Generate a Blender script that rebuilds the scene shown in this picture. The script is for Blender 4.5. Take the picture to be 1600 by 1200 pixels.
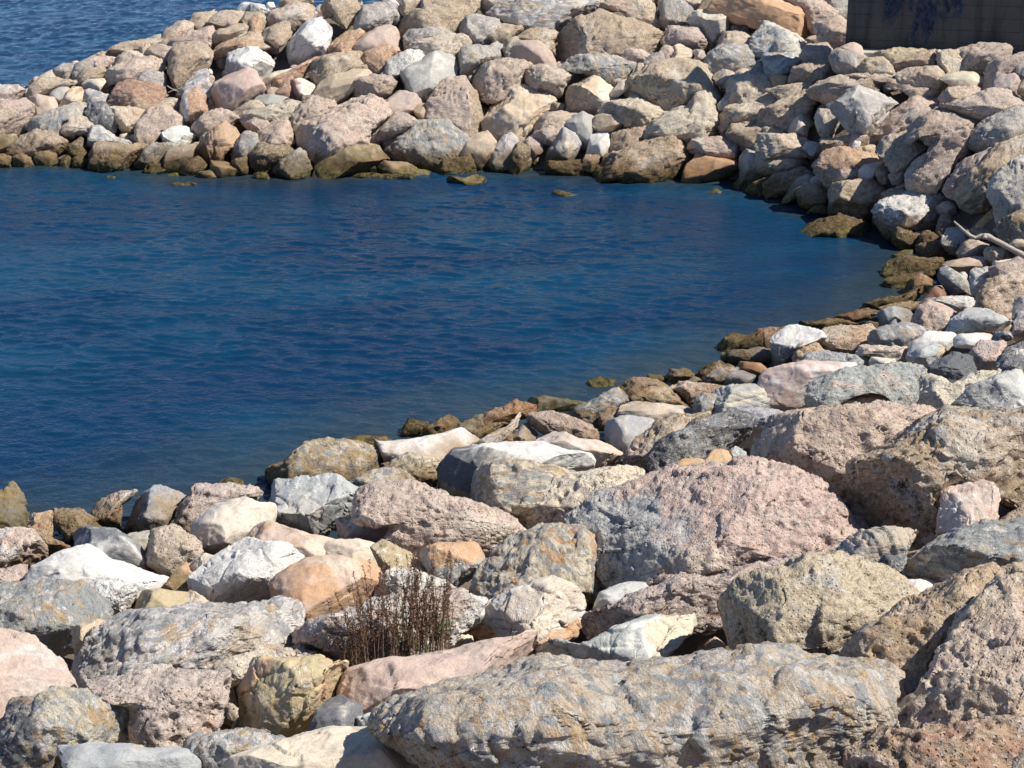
import bpy, math, random
import numpy as np
from mathutils import Vector
random.seed(7); RNG = np.random.RandomState(11)
S = bpy.context.scene
for o in list(bpy.data.objects): bpy.data.objects.remove(o)
C = S.collection

# ------------------------------------------------------------------ camera
FPX = 2790.0                     # focal length in pixels of a 1600 px wide picture
PITCH = math.atan(1000.0 / FPX)  # looking down from the quay
CAM = np.array([0.0, 0.0, 10.0])
cd = bpy.data.cameras.new('camera'); cam = bpy.data.objects.new('camera', cd); C.objects.link(cam)
cam.location = CAM; cam.rotation_euler = (math.pi/2 - PITCH, 0, 0)
cd.sensor_fit = 'HORIZONTAL'; cd.sensor_width = 36.0; cd.lens = 36.0 * FPX / 1600.0
cd.clip_start = 0.1; cd.clip_end = 3000
S.camera = cam

# ------------------------------------------------------------------ light
SUN_EL, SUN_AZ = math.radians(50), math.radians(99)     # azimuth clockwise from +Y (the way the camera looks)
w = bpy.data.worlds.new('World'); S.world = w; w.use_nodes = True
nt = w.node_tree; bg = nt.nodes['Background']
sky = nt.nodes.new('ShaderNodeTexSky'); sky.sky_type = 'NISHITA'; sky.sun_disc = False
sky.sun_elevation = SUN_EL; sky.sun_rotation = SUN_AZ; sky.air_density = 0.7; sky.dust_density = 0.0; sky.altitude = 3500; sky.ozone_density = 2.0
nt.links.new(sky.outputs[0], bg.inputs[0]); bg.inputs[1].default_value = 0.125
sd = bpy.data.lights.new('sun', 'SUN'); sd.energy = 4.6; sd.angle = math.radians(0.5); sd.color = (1.0, 0.94, 0.84)
sun = bpy.data.objects.new('sun', sd); C.objects.link(sun)
sv = Vector((math.sin(SUN_AZ)*math.cos(SUN_EL), math.cos(SUN_AZ)*math.cos(SUN_EL), math.sin(SUN_EL)))
sun.rotation_euler = sv.to_track_quat('Z', 'Y').to_euler(); sun.location = (20, 0, 30)
S.view_settings.view_transform = 'Standard'; S.view_settings.look = 'None'
S.view_settings.exposure = 0.40; S.view_settings.gamma = 1.0
S.view_settings.use_curve_mapping = False

# ------------------------------------------------------------------ maths
CP, SP = math.cos(PITCH), math.sin(PITCH)
def ray(px, py):
    """direction (world) of the sight line through a pixel, per metre of depth"""
    px = np.asarray(px, float); py = np.asarray(py, float)
    rx = (px - 800) / FPX; ru = (600 - py) / FPX
    return np.stack([rx, CP + ru*SP, -SP + ru*CP], -1)
def water_depth(px, py, h=0.0):
    return (h - CAM[2]) / ray(px, py)[..., 2]
def hsh(ix, iy, iz, s):
    h = (ix.astype(np.int64)*374761393 + iy.astype(np.int64)*668265263 + iz.astype(np.int64)*2147483647 + s*144269504) & 0xffffffff
    h = ((h ^ (h >> 13)) * 1274126177) & 0xffffffff
    h = ((h ^ (h >> 16)) * 2246822519) & 0xffffffff
    return ((h ^ (h >> 15)) & 0xffffff) / float(0xffffff)
def vnoise(P, s=0):
    """smooth value noise, -1..1"""
    i = np.floor(P).astype(np.int64); f = P - i; u = f*f*f*(f*(f*6-15)+10)
    r = 0
    for dx in (0, 1):
        wx = u[:, 0] if dx else 1-u[:, 0]
        for dy in (0, 1):
            wy = u[:, 1] if dy else 1-u[:, 1]
            for dz in (0, 1):
                wz = u[:, 2] if dz else 1-u[:, 2]
                r = r + hsh(i[:, 0]+dx, i[:, 1]+dy, i[:, 2]+dz, s)*wx*wy*wz
    return r*2-1
ROT = np.array([[0.0, 0.8, 0.6], [-0.8, 0.36, -0.48], [-0.6, -0.48, 0.64]])
def fbm(P, o=4, s=0, g=0.5):
    r = 0; a = 1.0; t = 0
    for k in range(o):
        r = r + a*vnoise(P, s+k); t += a; a *= g; P = (P @ ROT.T)*2.03 + 3.1
    return r/t
def ridged(P, o=4, s=0):
    r = 0; a = 1.0; t = 0
    for k in range(o):
        r = r + a*(1-2*np.abs(vnoise(P, s+k))); t += a; a *= 0.5; P = (P @ ROT.T)*2.1 + 1.7
    return r/t
def worley(P, s=0):
    i = np.floor(P).astype(np.int64); best = np.full(len(P), 9.0); best2 = best.copy(); cid = np.zeros(len(P))
    for dx in (-1, 0, 1):
        for dy in (-1, 0, 1):
            for dz in (-1, 0, 1):
                cx, cy, cz = i[:, 0]+dx, i[:, 1]+dy, i[:, 2]+dz
                q = np.stack([cx + hsh(cx, cy, cz, s), cy + hsh(cx, cy, cz, s+7), cz + hsh(cx, cy, cz, s+13)], -1)
                d = np.sqrt(((q-P)**2).sum(1))
                m = d < best
                best2 = np.where(m, best, np.minimum(best2, d)); best = np.where(m, d, best)
                cid = np.where(m, hsh(cx, cy, cz, s+21), cid)
    return best, best2, cid
def chips(P, s=0):
    """broken facets: every cell of a 3D mosaic is a plane with a tilt of its own"""
    i = np.floor(P).astype(np.int64); best = np.full(len(P), 9.0); off = np.zeros((len(P), 3)); cid = np.zeros(len(P))
    for dx in (-1, 0, 1):
        for dy in (-1, 0, 1):
            for dz in (-1, 0, 1):
                cx, cy, cz = i[:, 0]+dx, i[:, 1]+dy, i[:, 2]+dz
                q = np.stack([cx + hsh(cx, cy, cz, s), cy + hsh(cx, cy, cz, s+7), cz + hsh(cx, cy, cz, s+13)], -1)
                v = P-q; d = (v**2).sum(1); m = d < best
                best = np.where(m, d, best); off = np.where(m[:, None], v, off); cid = np.where(m, hsh(cx, cy, cz, s+21), cid)
    rv = np.stack([(cid*57.31) % 1, (cid*131.7) % 1, (cid*311.13) % 1], -1)*2-1
    return (off*rv).sum(1) + .35*(cid-.5)
def sstep(a, b, x):
    t = np.clip((x-a)/(b-a), 0, 1); return t*t*(3-2*t)

# ------------------------------------------------------------------ the lie of the land (metres above the water)
PIN = [ # px, py, height : shore line
 (-150,262,0),(0,262,0),(120,265,0),(250,276,0),(400,282,0),(560,280,0),(700,274,0),(850,276,0),(1000,280,0),(1150,290,0),
 (1230,318,0),(1300,345,0),(1360,365,0),(1395,400,0),(1400,440,0),(1370,465,0),(1300,490,0),(1210,515,0),(1130,550,0),
 (1020,590,0),(900,640,0),(780,650,0),(640,680,0),(520,700,0),(400,752,0),(290,775,0),(150,800,0),(60,815,0),(-100,850,0),(-300,900,0),
 # crest and slopes of the far arm
 (0,140,1.35),(-150,190,1.0),(110,100,1.8),(250,50,2.4),(400,12,2.9),(480,-5,3.15),(600,-30,3.4),(850,-50,3.6),(1100,-50,3.7),(1300,-30,3.6),
 (0,200,.7),(250,160,1.2),(400,140,1.5),(600,140,1.6),(800,140,1.65),(1000,140,1.75),(800,60,2.5),(1000,60,2.6),(1200,60,2.7),(1200,160,1.7),
 (1340,90,2.9),(1480,85,3.0),(1620,85,3.1),(1350,180,2.1),(1480,180,2.4),(1620,170,2.7),(1620,260,2.1),(1500,260,1.5),(1380,250,1.0),
 (1620,350,1.0),(1500,360,.5),(1480,420,.3),(1620,420,1.0),(1560,480,.8),(1700,300,2.6),(1800,100,3.3),(1800,500,2.4),
 # near bank
 (1620,560,1.6),(1450,520,.7),(1300,560,.6),(1450,650,1.3),(1620,700,2.2),(1200,650,.7),(1000,680,.5),(1300,800,1.6),(1000,800,1.0),(700,760,.4),(760,860,.9),
 (500,830,.6),(300,860,.5),(100,880,.45),(0,1000,.9),(300,1000,1.0),(600,1000,1.2),(900,1000,1.5),(1200,1000,2.0),(1500,950,2.5),(1620,1000,2.8),
 (0,1200,1.5),(400,1200,1.7),(800,1200,2.0),(1200,1200,2.4),(1620,1200,3.0),(1900,1000,3.4),(1900,1300,3.6),(800,1500,2.9),(0,1500,2.4),(-300,1200,1.5),(1600,1600,3.7),
 # sea bed
 (300,450,-1.4),(700,450,-1.5),(1000,420,-1.3),(1200,430,-.8),(0,600,-1.6),(400,600,-1.3),(700,560,-1.1),(-300,500,-1.8),(1300,410,-.6),(1000,500,-1.0),(100,340,-1.0),(700,330,-.9),
 (-400,300,-1.5),(-400,700,-1.6)]
wp = []
for px, py, h in PIN:
    d = water_depth(px, py, h); p = CAM + ray(px, py)*d; wp.append((p[0], p[1], h))
for px, py, h in [(0,100,-2.2),(150,40,-2.4),(300,0,-2.4),(-200,140,-2.2)]:      # open sea behind the arm
    d = water_depth(px, py, 0); p = CAM + ray(px, py)*d; wp.append((p[0], p[1], h))
wp += [(-4, 66, -2.5), (8, 70, -2.5), (20, 72, -2.5), (-30, 90, -3), (0, 100, -3), (40, 100, -3), (-40, 50, -2.5), (-40, 30, -2.5), (30, 50, 3.5), (24, 36, 3.5), (20, 20, 4.0), (0, 6, 4.2), (-15, 8, 2.4)]
wp = np.array(wp)
_ctr = wp[:, :2]/10.0
def _k(r): return r   # biharmonic-like linear kernel: no overshoot
_d = np.sqrt(((_ctr[:, None]-_ctr[None])**2).sum(-1)); _n = len(wp)
_A = np.zeros((_n+3, _n+3)); _A[:_n, :_n] = _k(_d) + np.eye(_n)*1e-3*-1; _A[:_n, _n] = 1; _A[:_n, _n+1:] = _ctr; _A[_n, :_n] = 1; _A[_n+1:, :_n] = _ctr.T
_W = np.linalg.solve(_A, np.concatenate([wp[:, 2], np.zeros(3)]))
def land(x, y):
    q = np.stack([np.ravel(x), np.ravel(y)], -1)/10.0
    out = np.empty(len(q))
    for a in range(0, len(q), 20000):
        b = q[a:a+20000]; r = np.sqrt(((b[:, None]-_ctr[None])**2).sum(-1))
        out[a:a+20000] = _k(r) @ _W[:_n] + _W[_n] + b @ _W[_n+1:]
    out = np.clip(out, -3.2, 4.6)
    far = np.maximum(np.abs(q[:, 0])-4.5, np.maximum(q[:, 1]-8.0, 0)); out = out*np.clip(1-far, 0, 1) - 3.2*np.clip(far, 0, 1)
    return out.reshape(np.shape(x))
_T = np.arange(9.0, 62.0, 0.05)
def hit(px, py):
    r = ray(px, py); P = CAM + r*_T[:, None]
    c = P[:, 2] - np.maximum(land(P[:, 0], P[:, 1]), -0.02)
    k = np.where(c < 0)[0]
    if len(k) and k[0] > 0: return float(_T[k[0]])
    return float(_T[np.argmin(np.abs(c))])

# ------------------------------------------------------------------ materials
def N(nt, t, **kw):
    n = nt.nodes.new('ShaderNode'+t)
    for k, v in kw.items():
        if k.startswith('i_'): n.inputs[k[2:].replace('_', ' ')].default_value = v
        else: setattr(n, k, v)
    return n
class MT:
    """small helper to chain nodes"""
    def __init__(s, name):
        s.m = bpy.data.materials.new(name); s.m.use_nodes = True; s.nt = s.m.node_tree
        s.b = s.nt.nodes['Principled BSDF']; s.L = s.nt.links
    def put(s, node, sock, v):
        if hasattr(v, 'is_output') or isinstance(v, bpy.types.NodeSocket): s.L.new(v, node.inputs[sock])
        else: node.inputs[sock].default_value = v
    def noise(s, vec, scale, detail=4, rough=.55, dist=0, out='Fac'):
        n = N(s.nt, 'TexNoise'); s.put(n, 'Vector', vec); n.inputs['Scale'].default_value = scale; n.inputs['Detail'].default_value = detail
        n.inputs['Roughness'].default_value = rough; n.inputs['Distortion'].default_value = dist; return n.outputs[out]
    def vor(s, vec, scale, feat='F1', out='Distance', rnd=1):
        n = N(s.nt, 'TexVoronoi', feature=feat); s.put(n, 'Vector', vec); n.inputs['Scale'].default_value = scale; n.inputs['Randomness'].default_value = rnd; return n.outputs[out]
    def math(s, op, a, b=0.0, c=None, clamp=False):
        n = N(s.nt, 'Math', operation=op, use_clamp=clamp); s.put(n, 0, a); s.put(n, 1, b)
        if c is not None: s.put(n, 2, c)
        return n.outputs[0]
    def ramp(s, v, a, b, lo=0.0, hi=1.0):
        n = N(s.nt, 'MapRange', interpolation_type='SMOOTHSTEP'); s.put(n, 'Value', v)
        for k, x in zip(('From Min', 'From Max', 'To Min', 'To Max'), (a, b, lo, hi)): s.put(n, k, x)
        return n.outputs[0]
    def mix(s, f, a, b, mode='MIX'):
        n = N(s.nt, 'Mix', data_type='RGBA', blend_type=mode, clamp_factor=True); s.put(n, 0, f)
        for k, v in ((6, a), (7, b)):
            if isinstance(v, tuple) and len(v) == 3: v = (*v, 1)
            s.put(n, k, v)
        return n.outputs[2]
    def attr(s, name, out='Color'):
        n = N(s.nt, 'Attribute', attribute_name=name); return n.outputs[out]
    def pos(s): return N(s.nt, 'NewGeometry').outputs['Position']
    def vmul(s, v, k):
        n = N(s.nt, 'VectorMath', operation='MULTIPLY'); s.put(n, 0, v); n.inputs[1].default_value = k; return n.outputs[0]
    def sep(s, v):
        n = N(s.nt, 'SeparateXYZ'); s.put(n, 0, v); return n.outputs
    def bump(s, h, dist, strength=1.0, nrm=None):
        n = N(s.nt, 'Bump'); s.put(n, 'Height', h); n.inputs['Distance'].default_value = dist; n.inputs['Strength'].default_value = strength
        if nrm is not None: s.put(n, 'Normal', nrm)
        return n.outputs[0]

def rock_material(style):
    m = MT({'P': 'pitted_rock', 'S': 'smooth_rock', 'F': 'angular_rock', 'L': 'layered_rock', 'V': 'veined_rock'}[style])
    tc = m.attr('tc', 'Vector'); c1 = m.attr('c1'); c2 = m.attr('c2'); P = m.pos()
    n1 = m.noise(tc, 1.6, 5, .6, .6)
    n2 = m.noise(tc, 9, 5, .65)
    n3 = m.noise(tc, 45, 4, .7)
    n4 = m.noise(P, 5, 6, .72, .3)
    if style == 'V':
        cv = m.vmul(tc, (1.0, 2.6, 3.4))
        wv = N(m.nt, 'VectorMath', operation='ADD'); m.put(wv, 0, cv)
        sc = N(m.nt, 'VectorMath', operation='SCALE'); m.put(sc, 0, m.noise(tc, 3.0, 3, .5, 0, 'Color')); sc.inputs['Scale'].default_value = .6; m.put(wv, 1, sc.outputs[0])
        cell = m.vor(wv.outputs[0], 4.2, 'F1', 'Color'); cs = m.sep(cell)
        fl = m.noise(cv, 5.5, 6, .72, .15)
        f = m.ramp(m.math('ADD', m.math('MULTIPLY', cs[0], .35), m.math('ADD', m.math('MULTIPLY', n1, .45), m.math('MULTIPLY', fl, .45))), .66, .76)
        col = m.mix(f, c1, c2)
        col = m.mix(m.math('MULTIPLY', m.ramp(cs[1], .70, .80), m.ramp(fl, .45, .6, 0, .8)), col, (.78, .74, .66))
        col = m.mix(m.math('MULTIPLY', m.ramp(cs[2], .66, .70), m.ramp(n2, .36, .52, .2, .85)), col, (.33, .36, .385))
        col = m.mix(m.ramp(m.noise(cv, 2.1, 5, .65, 1.0), .54, .61, 0, .7), col, (.56, .38, .19))
        col = m.mix(m.ramp(n4, .63, .72, 0, .55), col, (.45, .26, .11))
    elif style == 'L':
        z = m.sep(tc)[2]
        wz = m.math('ADD', m.math('MULTIPLY', z, 1.0), m.math('MULTIPLY', n1, .25))
        band = m.noise(m.vmul(tc, (.6, .6, 11)), 1.3, 4, .6, .8)
        col = m.mix(m.ramp(band, .38, .62), c1, c2)
        col = m.mix(m.ramp(band, .3, .36, .5, 0), col, (.16, .12, .08))
    elif style == 'F':
        col = m.mix(m.ramp(n1, .53, .63, 0, .9), c1, c2)
        e = m.vor(m.vmul(tc, (1, 1.7, 1)), 2.4, 'DISTANCE_TO_EDGE')
        vn = m.noise(tc, 2.0, 4, .6, 1.2)
        line = m.ramp(m.math('ABSOLUTE', m.math('SUBTRACT', vn, .5)), .0, .016, 1, 0)
        col = m.mix(m.math('MULTIPLY', line, m.ramp(n2, .42, .6)), col, (.74, .73, .69))
        col = m.mix(m.ramp(n4, .60, .72, 0, .4), col, (.42, .35, .22))
    else:
        col = m.mix(m.ramp(n1, .51, .64, 0, .85), c1, c2)
        if style == 'P':
            g = m.vor(tc, 26, 'F1', 'Color'); gs = m.sep(g)
            col = m.mix(m.ramp(gs[0], .72, .80, 0, .45), col, (.62, .57, .50))
            col = m.mix(m.ramp(gs[1], .80, .86, 0, .40), col, (.20, .15, .12))
        col = m.mix(m.ramp(n4, .60, .74, 0, .45), col, (.40, .30, .19))
    col = m.mix(m.ramp(m.noise(P, .9, 6, .7, .5), .55, .66, 0, .55), col, (.70, .64, .55))
    col = m.mix(m.ramp(m.noise(tc, 1.3, 6, .7, .6), .60, .68, 0, .5 if style in 'PL' else .2), col, (.33, .34, .345))
    col = m.mix(m.ramp(m.noise(m.vmul(tc, (1, 1, 1.7)), 2.6, 6, .72, .3), .63, .70, 0, .55), col, (.47, .29, .15))
    # weathering: pale crust, dark specks, tonal drift
    crust = m.math('MULTIPLY', m.ramp(m.noise(P, 2.3, 6, .68, .4), .56, .66), m.ramp(n3, .42, .58))
    col = m.mix(m.math('MULTIPLY', crust, .5 if style in 'PVF' else .22), col, (.68, .66, .61))
    col = m.mix(1.0, col, m.mix(n2, (.74, .73, .73), (1.24, 1.23, 1.20)), 'MULTIPLY')
    col = m.mix(1.0, col, m.mix(n3, (.62, .61, .60), (1.36, 1.36, 1.36)), 'MULTIPLY')
    sp = m.ramp(m.noise(tc, 95, 2, .6), .32, .41, .75 if style in 'PV' else .4, 0)
    col = m.mix(sp, col, (.12, .10, .085))
    # the tide line: brown film, then weed, by real height above the water
    z = m.sep(P)[2]
    zz = m.math('ADD', z, m.math('MULTIPLY', m.math('SUBTRACT', m.noise(P, 1.7, 5, .65), .5), -.75))
    film = m.ramp(zz, .28, .70, .85, 0)
    col = m.mix(film, col, m.mix(1.0, col, (.40, .31, .19), 'MULTIPLY'))
    weed = m.ramp(zz, .04, .30, .92, 0)
    wcol = m.mix(m.ramp(n2, .38, .62), (.030, .026, .012), (.150, .120, .030))
    col = m.mix(weed, col, wcol)
    m.put(m.b, 'Base Color', col)
    m.put(m.b, 'Roughness', m.ramp(zz, .0, .2, .45, .92)); m.b.inputs['Specular IOR Level'].default_value = .25
    hb = m.math('ADD', m.math('MULTIPLY', n2, .8), m.math('MULTIPLY', n3, .45))
    if style == 'P':
        pits = m.ramp(m.vor(tc, 22), .0, .34)
        pit2 = m.ramp(m.vor(tc, 55), .0, .32)
        hb = m.math('ADD', hb, m.math('MULTIPLY', pits, m.ramp(n1, .35, .6, .25, .9)))
        hb = m.math('ADD', hb, m.math('MULTIPLY', pit2, .35))
        b = m.bump(hb, .034)
    elif style == 'V':
        hb = m.math('ADD', hb, m.math('MULTIPLY', fl, 1.7)); b = m.bump(hb, .04)
    elif style == 'L':
        hb = m.math('ADD', hb, m.math('MULTIPLY', band, 1.6)); b = m.bump(hb, .03)
    elif style == 'F': b = m.bump(m.math('ADD', hb, m.math('MULTIPLY', line, .2)), .018)
    else: b = m.bump(hb, .014)
    m.put(m.b, 'Normal', b)
    return m.m
MAT = {k: rock_material(k) for k in 'PSFLV'}
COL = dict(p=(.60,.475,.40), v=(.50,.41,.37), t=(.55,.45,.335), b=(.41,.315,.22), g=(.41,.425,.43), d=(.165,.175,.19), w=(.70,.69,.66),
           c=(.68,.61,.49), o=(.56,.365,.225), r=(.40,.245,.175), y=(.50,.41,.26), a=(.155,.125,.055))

def mesh_from(name, V, Q, T=None, attrs=None, mats=None, midx=None, smooth=True):
    """V (n,3), Q (m,4) quads and T (k,3) triangles"""
    me = bpy.data.meshes.new(name)
    nq = 0 if Q is None else len(Q); ntr = 0 if T is None else len(T)
    me.vertices.add(len(V)); me.vertices.foreach_set('co', np.asarray(V, np.float32).ravel())
    li = np.concatenate([a.ravel() for a in (Q, T) if a is not None and len(a)]).astype(np.int32)
    me.loops.add(len(li)); me.loops.foreach_set('vertex_index', li)
    st = np.concatenate([np.arange(nq)*4, nq*4 + np.arange(ntr)*3]).astype(np.int32)
    me.polygons.add(nq+ntr); me.polygons.foreach_set('loop_start', st)
    me.polygons.foreach_set('use_smooth', np.full(nq+ntr, smooth))
    if midx is not None: me.polygons.foreach_set('material_index', np.asarray(midx, np.int32))
    for k, (typ, dat) in (attrs or {}).items():
        a = me.attributes.new(k, typ, 'POINT')
        a.data.foreach_set({'FLOAT_VECTOR': 'vector', 'FLOAT_COLOR': 'color', 'FLOAT': 'value'}[typ], np.asarray(dat, np.float32).ravel())
    for m in (mats or []): me.materials.append(m)
    me.update(calc_edges=True); me.validate()
    return me
def obj(name, me, parent=None, loc=None, **props):
    o = bpy.data.objects.new(name, me); C.objects.link(o)
    if parent: o.parent = parent
    if loc is not None: o.location = [float(c) for c in loc]
    for k, v in props.items(): o[k] = v
    return o
def vnormals(V, Q):
    n = np.cross(V[Q[:, 2]]-V[Q[:, 0]], V[Q[:, 3]]-V[Q[:, 1]]); r = np.zeros_like(V)
    for k in range(4):
        for c in range(3): r[:, c] += np.bincount(Q[:, k], n[:, c], len(V))
    return r/np.maximum(np.linalg.norm(r, axis=1), 1e-9)[:, None]
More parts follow.
